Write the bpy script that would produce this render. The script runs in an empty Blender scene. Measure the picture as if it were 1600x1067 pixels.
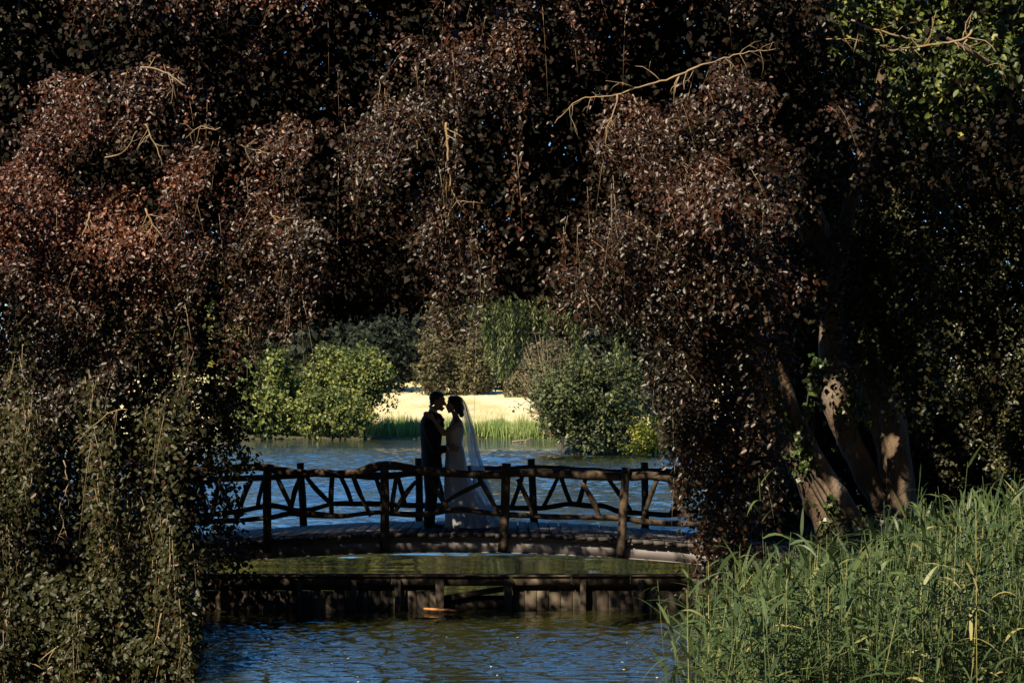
import bpy, math, random
import numpy as np
from mathutils import Vector, Matrix

# ------------------------------------------------------------------ camera, sky, sun
sc = bpy.context.scene
col = sc.collection
rng = np.random.default_rng(7)
random.seed(7)
H = 2.15                 # camera height, lake datum near 0
F = 3111.0               # focal length in 1600-wide photo units (70 mm)
HOR = 640.0
LAKE = -0.13
POOL = -0.29

cam = bpy.data.cameras.new('camera')
cam_o = bpy.data.objects.new('camera', cam)
col.objects.link(cam_o)
cam_o.location = (0, 0, H)
cam_o.rotation_euler = (math.pi / 2, 0, 0)
cam.lens = 70.0
cam.sensor_width = 36.0
cam.shift_y = (HOR - 533.5) / 1600.0
cam.clip_end = 2000
sc.camera = cam_o

SUN_EL, SUN_AZ = math.radians(43), math.radians(212)
world = bpy.data.worlds.new('World')
sc.world = world
world.use_nodes = True
nt = world.node_tree
sky = nt.nodes.new('ShaderNodeTexSky')
sky.sky_type = 'NISHITA'
sky.sun_disc = False
sky.sun_elevation = SUN_EL
sky.sun_rotation = SUN_AZ
sky.ozone_density = 5.0
sky.dust_density = 0.0
sky.air_density = 0.8
hsv = nt.nodes.new('ShaderNodeHueSaturation')       # the clear deep blue of the day, the same over the whole sky
hsv.inputs['Saturation'].default_value = 1.28
nt.links.new(sky.outputs[0], hsv.inputs['Color'])
nt.links.new(hsv.outputs[0], nt.nodes['Background'].inputs[0])
nt.nodes['Background'].inputs[1].default_value = 0.105
SD = Vector((math.sin(SUN_AZ) * math.cos(SUN_EL), math.cos(SUN_AZ) * math.cos(SUN_EL), math.sin(SUN_EL)))
sun = bpy.data.lights.new('sun', 'SUN')
sun.energy = 5.0
sun.angle = math.radians(0.53)
sun.color = (1.0, 0.86, 0.64)
sun_o = bpy.data.objects.new('sun', sun)
col.objects.link(sun_o)
sun_o.rotation_euler = SD.to_track_quat('Z', 'Y').to_euler()
sc.view_settings.view_transform = 'Standard'
sc.view_settings.look = 'None'
sc.view_settings.gamma = 1.0
sc.view_settings.exposure = 0.82
sc.cycles.max_bounces = 6
sc.cycles.transparent_max_bounces = 12

# ------------------------------------------------------------------ helpers
def at(px, py, Y):
    return np.array([(px - 800.0) * Y / F, Y, H - (py - HOR) * Y / F])

def hash3(ix, iy, iz, seed):
    h = (ix * 73856093) ^ (iy * 19349663) ^ (iz * 83492791) ^ (seed * 2654435761 & 0x7fffffff)
    h = (h ^ (h >> 13)) * 1274126177
    h = h ^ (h >> 16)
    return (h & 0xffff) / 65535.0

def vnoise(p, scale, seed=0):
    q = np.asarray(p, float) * scale
    i = np.floor(q).astype(np.int64)
    f = q - i
    f = f * f * (3 - 2 * f)
    r = 0
    for dx in (0, 1):
        for dy in (0, 1):
            for dz in (0, 1):
                w = (f[:, 0] if dx else 1 - f[:, 0]) * (f[:, 1] if dy else 1 - f[:, 1]) * (f[:, 2] if dz else 1 - f[:, 2])
                r = r + w * hash3(i[:, 0] + dx, i[:, 1] + dy, i[:, 2] + dz, seed)
    return r

def nrm(v):
    return v / np.maximum(np.linalg.norm(v, axis=1, keepdims=True), 1e-9)

class G:
    """collects vertices and faces for one mesh"""
    def __init__(s):
        s.v = []; s.f4 = []; s.f3 = []; s.n = 0; s.t4 = []; s.t3 = []
    def add(s, v, f, tint=None):
        v = np.asarray(v, float).reshape(-1, 3); f = np.asarray(f, np.int64)
        if len(f) == 0: return s
        t = np.zeros(len(f)) + (0.5 if tint is None else tint)
        if f.shape[1] == 4: s.f4.append(f + s.n); s.t4.append(t)
        else: s.f3.append(f + s.n); s.t3.append(t)
        s.v.append(v); s.n += len(v)
        return s
    def mesh(s, name, mat, origin=(0, 0, 0), smooth=False):
        V = np.concatenate(s.v) - np.asarray(origin, float)
        F4 = np.concatenate(s.f4) if s.f4 else np.zeros((0, 4), np.int64)
        F3 = np.concatenate(s.f3) if s.f3 else np.zeros((0, 3), np.int64)
        m = bpy.data.meshes.new(name)
        m.vertices.add(len(V)); m.vertices.foreach_set('co', V.astype(np.float32).ravel())
        nl = F4.size + F3.size
        m.loops.add(nl)
        m.loops.foreach_set('vertex_index', np.concatenate([F4.ravel(), F3.ravel()]).astype(np.int32))
        npoly = len(F4) + len(F3)
        m.polygons.add(npoly)
        st = np.concatenate([np.arange(len(F4)) * 4, F4.size + np.arange(len(F3)) * 3]).astype(np.int32)
        m.polygons.foreach_set('loop_start', st)
        m.update(calc_edges=True)
        m.validate()
        if len(m.polygons) == npoly:
            a = m.attributes.new('tint', 'FLOAT', 'FACE')
            a.data.foreach_set('value', np.concatenate((s.t4 + s.t3)).astype(np.float32))
        if smooth:
            m.polygons.foreach_set('use_smooth', np.ones(len(m.polygons), bool))
        if mat: m.materials.append(mat)
        return m
    def obj(s, name, mat, parent=None, smooth=False):
        org = parent_world(parent)
        m = s.mesh(name, mat, org, smooth)
        o = bpy.data.objects.new(name, m); col.objects.link(o)
        if parent is not None: o.parent = parent
        return o

def parent_world(p):
    org = np.zeros(3)
    while p is not None:
        org += np.array(p.location); p = p.parent
    return org

def tag(o, label=None, cat=None, group=None, kind=None):
    if label: o['label'] = label
    if cat: o['category'] = cat
    if group: o['group'] = group
    if kind: o['kind'] = kind
    return o

def empty(name, loc, label, cat, group=None):
    o = bpy.data.objects.new(name, None); col.objects.link(o)
    o.location = tuple(float(c) for c in loc)
    o.empty_display_size = 0.2
    return tag(o, label, cat, group)

def resample(pts, rad, step):
    pts = np.asarray(pts, float); rad = np.asarray(rad, float)
    if len(rad) != len(pts): rad = np.interp(np.linspace(0, 1, len(pts)), np.linspace(0, 1, len(rad)), rad)
    d = np.r_[0, np.cumsum(np.linalg.norm(np.diff(pts, axis=0), axis=1))]
    n = max(2, int(d[-1] / step) + 1)
    t = np.linspace(0, d[-1], n)
    # smooth the corners by a catmull style blend
    out = np.stack([np.interp(t, d, pts[:, k]) for k in range(3)], 1)
    for _ in range(2):
        if n > 4: out[1:-1] = (out[:-2] + 2 * out[1:-1] + out[2:]) / 4
    return out, np.interp(t, d, rad)

def tube(pts, rad, sides=8, step=None, rough=0.0, seed=0, flat=1.0):
    pts = np.asarray(pts, float)
    rad = np.atleast_1d(np.asarray(rad, float))
    if step: pts, rad = resample(pts, rad, step)
    n = len(pts)
    if len(rad) != n: rad = np.interp(np.linspace(0, 1, n), np.linspace(0, 1, len(rad)), rad)
    T = nrm(np.gradient(pts, axis=0))
    up = np.array([0, 1, 0]) if abs(T[0][1]) < 0.8 else np.array([1, 0, 0])
    A = np.cross(T[0], up); A /= np.linalg.norm(A)
    V = []
    ang = np.linspace(0, 2 * math.pi, sides, endpoint=False)
    for i in range(n):
        A = A - T[i] * np.dot(A, T[i]); A /= np.linalg.norm(A)
        B = np.cross(T[i], A)
        V.append(pts[i] + rad[i] * (np.cos(ang)[:, None] * A + flat * np.sin(ang)[:, None] * B))
    V = np.concatenate(V)
    if rough:
        c = np.repeat(pts, sides, 0)
        k = 1 + rough * (vnoise(V, 5.0, seed) - .5) * 2 + rough * 1.2 * (vnoise(V, 14.0, seed + 5) - .5)
        V = c + (V - c) * k[:, None]
    i = np.arange(n - 1)[:, None] * sides; j = np.arange(sides)[None]; j2 = (j + 1) % sides
    Fq = np.stack([i + j, i + j2, i + sides + j2, i + sides + j], -1).reshape(-1, 4)
    base = len(V)
    V = np.concatenate([V, pts[:1], pts[-1:]])
    jj = np.arange(sides)
    caps = np.concatenate([np.stack([jj, np.full(sides, base), (jj + 1) % sides], 1),
                           np.stack([(n - 1) * sides + jj, (n - 1) * sides + (jj + 1) % sides, np.full(sides, base + 1)], 1)])
    return V, Fq, caps

def add_tube(g, *a, tint=None, **k):
    V, Fq, C = tube(*a, **k)
    g.add(V, Fq, tint)
    off = g.n - len(V)
    g.f3.append(C + off); g.t3.append(np.zeros(len(C)) + (0.5 if tint is None else tint))
    return g

def box(x0, x1, y0, y1, z0, z1):
    V = np.array([[x, y, z] for x in (x0, x1) for y in (y0, y1) for z in (z0, z1)], float)
    Fq = [[0, 1, 3, 2], [4, 6, 7, 5], [0, 4, 5, 1], [2, 3, 7, 6], [0, 2, 6, 4], [1, 5, 7, 3]]
    return V, Fq

def leaf_geo(g, P, axis, nor, L, W, tint, fold=0.25, shape='oval'):
    """P base points, axis = direction of the leaf, nor = face normal"""
    n = len(P)
    axis = nrm(axis)
    side = nrm(np.cross(axis, nor)); nor = np.cross(side, axis)
    L = np.asarray(L)[:, None]; W = np.asarray(W)[:, None] * 0.5
    up = nor * (W * fold)
    droop = -nor * L * 0.12
    tip = P + axis * L + droop
    if shape == 'oval':
        a = P + axis * L * .28 + side * W * .92 + up; b = P + axis * L * .70 + side * W * .78 + up * .8 + droop * .4
        c = P + axis * L * .70 - side * W * .78 + up * .8 + droop * .4; d = P + axis * L * .28 - side * W * .92 + up
        V = np.stack([P, a, b, tip, c, d], 1).reshape(-1, 3)
        i = np.arange(n)[:, None] * 6
        Fq = np.concatenate([i + np.array([[0, 1, 2, 3]]), i + np.array([[0, 3, 4, 5]])])
        g.add(V, Fq, np.r_[tint, tint])
    else:
        a = P + axis * L * .45 + side * W + up; d = P + axis * L * .45 - side * W + up
        V = np.stack([P, a, tip, d], 1).reshape(-1, 3)
        i = np.arange(n)[:, None] * 4
        g.add(V, i + np.array([[0, 1, 2, 3]]), tint)

def rdir(n):
    return nrm(rng.normal(size=(n, 3)))

# ------------------------------------------------------------------ materials
def mat(name):
    m = bpy.data.materials.new(name); m.use_nodes = True
    return m, m.node_tree, m.node_tree.nodes['Principled BSDF']

def ramp(nt, cols, pos=None):
    r = nt.nodes.new('ShaderNodeValToRGB')
    e = r.color_ramp.elements
    pos = pos or [i / (len(cols) - 1) for i in range(len(cols))]
    while len(e) < len(cols): e.new(0.5)
    for k, (c, p) in enumerate(zip(cols, pos)):
        e[k].position = p; e[k].color = (*c, 1)
    return r

def noise_node(nt, scale, detail=4, dist=0, vec=None, stretch=None):
    n = nt.nodes.new('ShaderNodeTexNoise')
    n.inputs['Scale'].default_value = scale; n.inputs['Detail'].default_value = detail
    n.inputs['Distortion'].default_value = dist
    tc = nt.nodes.new('ShaderNodeTexCoord'); mp = nt.nodes.new('ShaderNodeMapping')
    if stretch: mp.inputs['Scale'].default_value = stretch
    nt.links.new(tc.outputs['Object'], mp.inputs[0]); nt.links.new(mp.outputs[0], n.inputs['Vector'])
    return n

def leaf_mat(name, cols, rough=0.45, trans=0.15, tcol=None, spec=0.5, pos=None):
    m, t, b = mat(name)
    a = t.nodes.new('ShaderNodeAttribute'); a.attribute_name = 'tint'
    r = ramp(t, cols, pos)
    t.links.new(a.outputs['Fac'], r.inputs[0])
    t.links.new(r.outputs[0], b.inputs['Base Color'])
    b.inputs['Roughness'].default_value = rough
    b.inputs['Specular IOR Level'].default_value = spec
    if trans:
        tr = t.nodes.new('ShaderNodeBsdfTranslucent')
        if tcol: tr.inputs[0].default_value = (*tcol, 1)
        else: t.links.new(r.outputs[0], tr.inputs[0])
        mx = t.nodes.new('ShaderNodeMixShader'); mx.inputs[0].default_value = trans
        t.links.new(b.outputs[0], mx.inputs[1]); t.links.new(tr.outputs[0], mx.inputs[2])
        t.links.new(mx.outputs[0], t.nodes['Material Output'].inputs[0])
    return m

def noisy_mat(name, cols, scale=6, rough=0.8, bump=0.3, stretch=None, detail=6, bscale=None, pos=None, bdist=0.02):
    m, t, b = mat(name)
    n = noise_node(t, scale, detail, 0.4, stretch=stretch)
    r = ramp(t, cols, pos or [0.3 + 0.4 * i / (len(cols) - 1) for i in range(len(cols))])
    t.links.new(n.outputs[0], r.inputs[0]); t.links.new(r.outputs[0], b.inputs['Base Color'])
    b.inputs['Roughness'].default_value = rough
    if bump:
        n2 = noise_node(t, bscale or scale * 3, 6, 0.2, stretch=stretch)
        bp = t.nodes.new('ShaderNodeBump'); bp.inputs['Strength'].default_value = bump; bp.inputs['Distance'].default_value = bdist
        t.links.new(n2.outputs[0], bp.inputs['Height']); t.links.new(bp.outputs[0], b.inputs['Normal'])
    return m

M = {}
M['copper'] = leaf_mat('copper_leaf', [(.009, .011, .006), (.018, .014, .007), (.042, .017, .008), (.135, .042, .018), (.27, .115, .06)], .43, .09, (.20, .05, .016), .42, [0, .3, .6, .85, 1])
M['greenish'] = leaf_mat('bronze_green_leaf', [(.010, .012, .003), (.026, .029, .006), (.044, .040, .010), (.060, .034, .012), (.20, .15, .035)], .5, .08, None, .35, [0, .35, .7, .9, 1])
M['shade_leaf'] = leaf_mat('inner_leaf', [(.007, .008, .004), (.012, .009, .005), (.020, .011, .006)], .65, 0, None, .15)  # crown shade put into the colour, darker than the outer leaves
M['linden'] = leaf_mat('linden_leaf', [(.022, .038, .010), (.06, .085, .016), (.14, .17, .025), (.44, .38, .10)], .5, .2, None, .4, [0, .5, .8, 1])
M['dark_green'] = leaf_mat('dark_green_leaf', [(.010, .016, .007), (.022, .032, .012), (.06, .065, .02)], .45, .1, None, .5)
M['yew'] = leaf_mat('hanging_green_leaf', [(.014, .018, .007), (.045, .050, .014), (.20, .165, .045)], .45, .1, None, .5)
M['ivy'] = leaf_mat('ivy_leaf', [(.02, .04, .01), (.045, .08, .018), (.09, .12, .03)], .4, .15, None, .5)
M['reed'] = leaf_mat('reed_leaf', [(.018, .034, .012), (.052, .084, .028), (.11, .155, .048), (.32, .29, .11)], .5, .25, None, .45, [0, .45, .85, 1])
M['maple'] = leaf_mat('far_maple_leaf', [(.026, .042, .012), (.125, .150, .036), (.40, .39, .085)], .55, .2, None, .3)
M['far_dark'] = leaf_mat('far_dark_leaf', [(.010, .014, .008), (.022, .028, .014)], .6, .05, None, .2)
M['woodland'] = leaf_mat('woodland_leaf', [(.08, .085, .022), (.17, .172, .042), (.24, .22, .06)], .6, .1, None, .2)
M['olive'] = leaf_mat('far_olive_leaf', [(.045, .042, .022), (.10, .088, .040), (.20, .165, .06)], .6, .15, None, .3)
M['privet'] = leaf_mat('far_shrub_leaf', [(.032, .045, .016), (.085, .10, .034), (.19, .20, .06)], .5, .15, None, .35)
M['yellow'] = leaf_mat('yellow_shrub_leaf', [(.12, .15, .02), (.28, .28, .035), (.46, .42, .06)], .5, .2, None, .3)
M['willow'] = leaf_mat('willow_leaf', [(.03, .042, .012), (.075, .092, .025), (.15, .165, .05)], .5, .1, None, .3)
M['iris'] = leaf_mat('waterside_blade', [(.14, .22, .05), (.34, .40, .12), (.62, .56, .26)], .5, .25, None, .3, [0, .6, 1])
M['straw'] = leaf_mat('dry_blade', [(.50, .42, .22), (.72, .61, .36), (.34, .38, .13)], .7, .2, None, .2)
M['twig'] = noisy_mat('pale_twig', [(.10, .072, .042), (.27, .20, .12), (.27, .17, .055)], 5, .75, .2)
M['bark'] = noisy_mat('beech_bark', [(.055, .038, .026), (.14, .092, .060), (.20, .155, .12)], 2.5, .85, .55, (1, 1, .5), bscale=24, bdist=.03)
M['bark'].node_tree.nodes['Bump'].inputs['Strength'].default_value = .9
M['dark_bark'] = noisy_mat('dark_bark', [(.03, .025, .02), (.06, .05, .04)], 4, .9, .5, (1, 1, .3), bscale=20)
M['log'] = noisy_mat('weathered_log', [(.020, .014, .009), (.055, .036, .022), (.125, .082, .048)], 7, .8, .7, None, bscale=26, bdist=.008)
M['plank'] = noisy_mat('deck_plank', [(.036, .030, .026), (.072, .062, .058), (.12, .108, .104)], 6, .8, .4, (1, 1, 1), bscale=30, bdist=.005)
M['girder'] = noisy_mat('painted_girder', [(.14, .125, .125), (.235, .215, .215), (.29, .27, .265)], 1.6, .6, .15, None, bscale=12, bdist=.004)
M['weir'] = noisy_mat('weir_board', [(.018, .014, .010), (.055, .040, .027), (.125, .098, .066)], 5, .85, .6, (1, 1, .35), bscale=30, bdist=.008)
M['soil'] = noisy_mat('bank_soil', [(.035, .03, .018), (.06, .055, .025), (.05, .06, .02)], .7, .95, .6, bscale=6, bdist=.05)
M['meadow'] = noisy_mat('dry_meadow', [(.36, .36, .13), (.64, .53, .27), (.76, .66, .40)], .25, .95, .5, (1, .35, 1), bscale=1.2, bdist=.15, pos=[.3, .5, .66])
M['suit'] = noisy_mat('suit_cloth', [(.008, .009, .014), (.014, .015, .022)], 60, .75, .1)
M['trouser'] = noisy_mat('trouser_cloth', [(.008, .008, .012), (.013, .013, .018)], 60, .8, .1)
M['shirt'] = noisy_mat('shirt_cotton', [(.7, .7, .72), (.8, .8, .82)], 40, .7, .05)
M['skin'] = noisy_mat('skin', [(.42, .25, .18), (.50, .31, .23)], 30, .5, .05)
M['hair'] = noisy_mat('dark_hair', [(.012, .008, .006), (.03, .02, .013)], 60, .5, .5, (1, 1, .15), bdist=.003)
M['satin'] = noisy_mat('ivory_satin', [(.66, .65, .66), (.78, .77, .77)], 8, .42, .12, bscale=14, bdist=.01)
M['leather'] = noisy_mat('black_leather', [(.01, .01, .01), (.02, .02, .02)], 20, .3, .1)
M['rose'] = noisy_mat('dusky_rose', [(.10, .02, .02), (.2, .05, .05)], 40, .6, .2)
M['orange'] = noisy_mat('fresh_wood', [(.34, .13, .045), (.52, .23, .085)], 9, .7, .3, (1, 4, 4))
M['pearl'] = noisy_mat('pearl', [(.8, .78, .72), (.85, .83, .78)], 5, .2, 0)
M['petal'] = noisy_mat('pale_floating_leaf', [(.55, .50, .35), (.75, .72, .6)], 5, .6, 0)

def veil_mat():
    m, t, b = mat('veil_tulle')
    b.inputs['Base Color'].default_value = (.80, .84, .90, 1); b.inputs['Roughness'].default_value = .6
    tr = t.nodes.new('ShaderNodeBsdfTransparent')
    tl = t.nodes.new('ShaderNodeBsdfTranslucent'); tl.inputs[0].default_value = (.85, .88, .95, 1)
    m1 = t.nodes.new('ShaderNodeMixShader'); m1.inputs[0].default_value = .5
    m2 = t.nodes.new('ShaderNodeMixShader')
    n = noise_node(t, 9, 3, .3, stretch=(1, 3, .25))
    r = ramp(t, [(.38, .38, .38), (.62, .62, .62)], [.35, .65]); t.links.new(n.outputs[0], r.inputs[0]); t.links.new(r.outputs[0], m2.inputs[0])
    t.links.new(b.outputs[0], m1.inputs[1]); t.links.new(tl.outputs[0], m1.inputs[2])
    t.links.new(tr.outputs[0], m2.inputs[1]); t.links.new(m1.outputs[0], m2.inputs[2])
    t.links.new(m2.outputs[0], t.nodes['Material Output'].inputs[0])
    return m
M['veil'] = veil_mat()

def water_mat(name, base, dist, calm=None):
    m, t, b = mat(name)
    b.inputs['Base Color'].default_value = (*base, 1)
    b.inputs['Roughness'].default_value = .03
    b.inputs['IOR'].default_value = 1.333
    n1 = noise_node(t, 3.2, 3, .5, stretch=(.55, 1.3, 1))
    n2 = noise_node(t, 9.0, 2, .3, stretch=(.6, 1.2, 1))
    ad = t.nodes.new('ShaderNodeMath'); ad.operation = 'MULTIPLY_ADD'; ad.inputs[1].default_value = .30
    t.links.new(n2.outputs[0], ad.inputs[0]); t.links.new(n1.outputs[0], ad.inputs[2])
    bp = t.nodes.new('ShaderNodeBump'); bp.inputs['Distance'].default_value = dist
    t.links.new(ad.outputs[0], bp.inputs['Height'])
    # wind reaches the open water; it dies out in the lee (calm patches, real ripple height)
    geo = t.nodes.new('ShaderNodeNewGeometry'); sp = t.nodes.new('ShaderNodeSeparateXYZ')
    t.links.new(geo.outputs['Position'], sp.inputs[0])
    mr = t.nodes.new('ShaderNodeMapRange'); mr.inputs['From Min'].default_value = calm[0]; mr.inputs['From Max'].default_value = calm[1]
    mr.inputs['To Min'].default_value = calm[2]; mr.inputs['To Max'].default_value = calm[3]
    t.links.new(sp.outputs['Y'], mr.inputs['Value'])
    n3 = noise_node(t, .16, 2, .6, stretch=(.35, 1, 1))
    r3 = ramp(t, [(.45, .45, .45), (1, 1, 1)], [.38, .58]); t.links.new(n3.outputs[0], r3.inputs[0])
    mu = t.nodes.new('ShaderNodeMath'); mu.operation = 'MULTIPLY'
    t.links.new(mr.outputs[0], mu.inputs[0]); t.links.new(r3.outputs[0], mu.inputs[1])
    t.links.new(mu.outputs[0], bp.inputs['Strength'])
    t.links.new(bp.outputs[0], b.inputs['Normal'])
    return m
M['lake'] = water_mat('lake_water', (.022, .024, .007), .06, (31, 36, .03, 1.0))
M['pool'] = water_mat('pool_water', (.024, .026, .007), .022, (16.5, 19.5, .5, 1.0))

# ------------------------------------------------------------------ ground
def smooth(a, b, x):
    t = np.clip((x - a) / (b - a), 0, 1); return t * t * (3 - 2 * t)

def ground_h(x, y):
    """terrain height: banks, pool and lake bed, rising meadow"""
    w = 0.5 * np.sin(y * .7 + 1) * .5 + .3 * np.sin(y * 1.9)
    inch = np.minimum(np.minimum(x + 4.6 + w * .4, 3.7 - x + w * .4), np.minimum(y - 4.5, 33 - y))
    xl, xr = -34 + 3 * np.sin(y * .09), 30 + 4 * np.sin(y * .07 + 2)
    shore = 158 + 1.2 * np.sin(x * .35) - 3.5 * smooth(0, -12, x)
    inl = np.minimum(np.minimum(x - xl, xr - x), np.minimum(y - 30 - .8 * np.sin(x * .6), shore - y))
    prom = np.maximum(np.abs(x - 14) - 11.5, np.abs(y - 112) - 12)     # wooded spit on the right
    inl = np.minimum(inl, prom)
    ins = np.maximum(inch, inl)                                        # >0 inside the water
    land = .42 + .08 * np.sin(x * .8) * np.sin(y * .6)
    land = np.where((y > 20) & (y < 33), land + .1, land)
    h = land + (-1.0 - land) * smooth(-.7, .6, ins)
    far = smooth(157, 162, y) * (y - 156) * .078
    return np.where((y > 155) & (ins < 0), np.maximum(h * 0 + .05, 0) + np.minimum(far, 9), h)

def grid(xs, ys, hf):
    X, Y = np.meshgrid(xs, ys)
    V = np.stack([X, Y, hf(X, Y)], -1).reshape(-1, 3)
    n = len(xs)
    i = (np.arange(len(ys) - 1)[:, None] * n + np.arange(n - 1)[None]).ravel()
    return V, np.stack([i, i + 1, i + n + 1, i + n], 1)

xs = np.r_[np.linspace(-400, -45, 24), np.linspace(-40, -13, 22), np.arange(-12, 14, .4), np.linspace(15, 45, 24), np.linspace(55, 400, 24)]
ys = np.r_[np.linspace(-150, -5, 20), np.arange(-4, 36, .4), np.arange(37, 150, 1.5), np.arange(150, 175, .6), np.linspace(176, 700, 50)]
g = G().add(*grid(xs, ys, ground_h))
tag(g.obj('ground', M['soil'], smooth=True), kind='structure')
g = G().add(*grid(np.linspace(-60, 60, 80), np.r_[np.arange(158.6, 175, .6), np.linspace(176, 290, 40)], lambda x, y: ground_h(x, y) + .10 + .05 * np.sin(x * .9 + y * .4) * np.sin(y * .7)))
tag(g.obj('meadow', M['meadow'], smooth=True), kind='structure')
wr = np.random.default_rng(5)
def waves(X, Y, lam0, lam1, n, slope, spread=1.1):
    """sum of travelling ripples, each with the given slope share"""
    Z = np.zeros_like(X)
    lam = np.exp(wr.uniform(math.log(lam0), math.log(lam1), n)); th = wr.normal(math.pi / 2, spread, n); ph = wr.uniform(0, 6.28, n)
    for l, t_, p in zip(lam, th, ph):
        k = 2 * math.pi / l
        Z += np.sin(k * (X * math.cos(t_) + Y * math.sin(t_)) + p + 1.5 * np.sin(X * .6 + Y * .35 + p * 3)) * slope / math.sqrt(n) / k
    return Z
def patch(X, Y, s, seed): return vnoise(np.stack([X.ravel() * s * .35, Y.ravel() * s, X.ravel() * 0], 1), 1.0, seed).reshape(X.shape)
def lake_h(X, Y):
    a = smooth(29.5, 35, Y) * (1 - .93 * smooth(90, 122, Y + 8 * (patch(X, Y, .12, 3) - .5)))
    a = a * (.55 + .6 * patch(X, Y, .22, 5))
    return LAKE + (waves(X, Y, .55, 1.3, 24, .24)) * (a + .05)
ysl = [24.46]
while ysl[-1] < 175: ysl.append(ysl[-1] + (.15 if ysl[-1] < 60 else .22 if ysl[-1] < 118 else 1.0))
V, Fq = grid(np.r_[-60, -40, -30, -22, np.arange(-16, 16.01, .25), 22, 30, 40, 60], np.array(ysl), lake_h)
tag(G().add(V, Fq).obj('lake_water', M['lake'], smooth=True), kind='structure')
def pool_h(X, Y):
    a = smooth(24.3, 22.8, Y) * (.10 + .90 * smooth(17.3, 20.0, Y)) * (.35 + .9 * patch(X, Y, .5, 8))
    a = a + .7 * np.exp(-((X + .45) / .8) ** 2) * smooth(21.5, 24.0, Y)
    return POOL + waves(X, Y, .13, .40, 30, .24) * a
V, Fq = grid(np.r_[-8, -6, np.arange(-4.6, 4.6, .055), 6, 8], np.r_[np.arange(3, 16, .5), np.arange(16, 24.37, .045), 24.40], pool_h)
tag(G().add(V, Fq).obj('pool_water', M['pool'], smooth=True), kind='structure')

# ------------------------------------------------------------------ footbridge
BY0, BY1 = 25.0, 27.8                       # near and far railing planes
BX = -0.8
def deck_z(x): return 0.600 - 0.0152 * (x - BX) ** 2
bridge = empty('footbridge', (BX, 26.4, 0), 'arched rustic timber footbridge with crooked log railings spanning the water', 'footbridge')
def L(pts, Y):                             # traced points of the railing at its own distance
    return [at(p[0], p[1], Y + (p[2] if len(p) > 2 else 0)) for p in pts]

pw, step = .130, .142
x = -6.1
k = 0
plank_mesh = None
while x < 5.4:
    if plank_mesh is None:
        gg = G().add(*box(-pw / 2, pw / 2, -1.45, 1.45, -.045, 0))
        plank_mesh = gg.mesh('plank', M['plank'])
    o = bpy.data.objects.new('plank', plank_mesh); col.objects.link(o); o.parent = bridge
    xc = x
    o.location = (xc - BX, random.uniform(-.004, .004), deck_z(xc) + random.uniform(-.005, .005))
    o.rotation_euler = (random.uniform(-.002, .002), math.atan(2 * .0152 * (xc - BX)) + random.uniform(-.02, .02), random.uniform(-.006, .006))
    o.scale = (random.uniform(.93, 1.0), 1, 1)
    x += step; k += 1
for Y, s in ((25.03, 1), (27.77, -1), (26.4, 0)):
    g = G()
    X = np.linspace(-6.2, 5.5, 60)
    def band(o0, o1, y0, y1):
        zt = deck_z(X) + o1; zb = deck_z(X) + o0
        V = np.stack([np.stack([X, np.full_like(X, y0), zb], 1), np.stack([X, np.full_like(X, y1), zb], 1),
                      np.stack([X, np.full_like(X, y1), zt], 1), np.stack([X, np.full_like(X, y0), zt], 1)], 1).reshape(-1, 3)
        i = np.arange(59)[:, None] * 4
        f = np.concatenate([i + np.array([[a, (a + 1) % 4, 4 + (a + 1) % 4, 4 + a]]) for a in range(4)] + [np.array([[0, 3, 2, 1]]), np.array([[236, 237, 238, 239]])])
        g.add(V, f)
    band(-.066, -.050, Y - .045, Y + .045)
    band(-.232, -.067, Y - .006, Y + .006)
    band(-.246, -.233, Y - .04, Y + .04)
    g.obj('beam', M['girder'], bridge)

def log(name, pts, r, Y, seed, sides=9, rough=.16, step=.07, mt='log'):
    g = G()
    add_tube(g, L(pts, Y), r, sides=sides, step=step, rough=rough, seed=seed)
    return g.obj(name, M[mt], bridge, smooth=False)
S1 = 25.0 / F; S2 = 27.8 / F
FY = 24.93; BYR = 27.86
sd = 10
for (a, b, r, Y) in [((233, 745), (236, 872), 6.5, FY), ((418, 725), (418, 863), 6.4, FY), ((600.5, 722), (601, 861), 6.8, FY),
                     ((791, 723.5), (785, 862), 7.0, FY), ((978, 730), (969.5, 869), 6.4, FY), ((1166, 742), (1160, 884), 6.5, FY),
                     ((290, 735), (294, 828), 5.8, BYR), ((469, 723), (475, 830), 5.6, BYR), ((654, 715.5), (655, 828), 5.8, BYR),
                     ((830, 716.5), (835, 828), 5.6, BYR), ((1007, 722), (1008, 835), 5.6, BYR), ((1190, 733), (1188, 850), 6, BYR)]:
    sd += 1
    m = ((a[0] + b[0]) / 2 + random.uniform(-1.5, 1.5), (a[1] + b[1]) / 2)
    g = G()
    add_tube(g, L([a, m, b], Y), [r * Y / F, r * Y / F * 1.02, r * Y / F * 1.08], sides=10, step=.08, rough=.09, seed=sd)
    g.obj('post', M['log'], bridge)
R = 6.4 * S1
RY = FY + .075        # rails sit behind the near posts
log('handrail', [(205, 748), (300, 743), (360, 731), (418, 729), (436, 737), (470, 739), (500, 738), (530, 740), (560, 738), (580, 731), (600, 726), (625, 728), (655, 736), (700, 739), (741, 741), (791, 742)], [R, R * .9, R * 1.05, R * .85, R, R * 1.15, R * .95, R], RY, 31)
log('handrail', [(780, 742), (799, 739), (840, 738), (880, 741), (936, 743), (985, 745), (1008, 742), (1030, 744), (1055, 752), (1100, 758), (1170, 770)], [R, R * 1.15, R * 1.2, R * 1.05, R, R * .9], RY, 32)
R2 = 5.8 * S2
log('handrail', [(230, 756), (290, 750), (350, 748), (420, 746), (469, 742), (500, 740), (560, 743), (600, 744), (655, 738), (700, 734), (755, 733), (790, 732)], [R2, R2 * .9, R2 * 1.05, R2 * .9], BYR - .07, 33)
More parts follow.
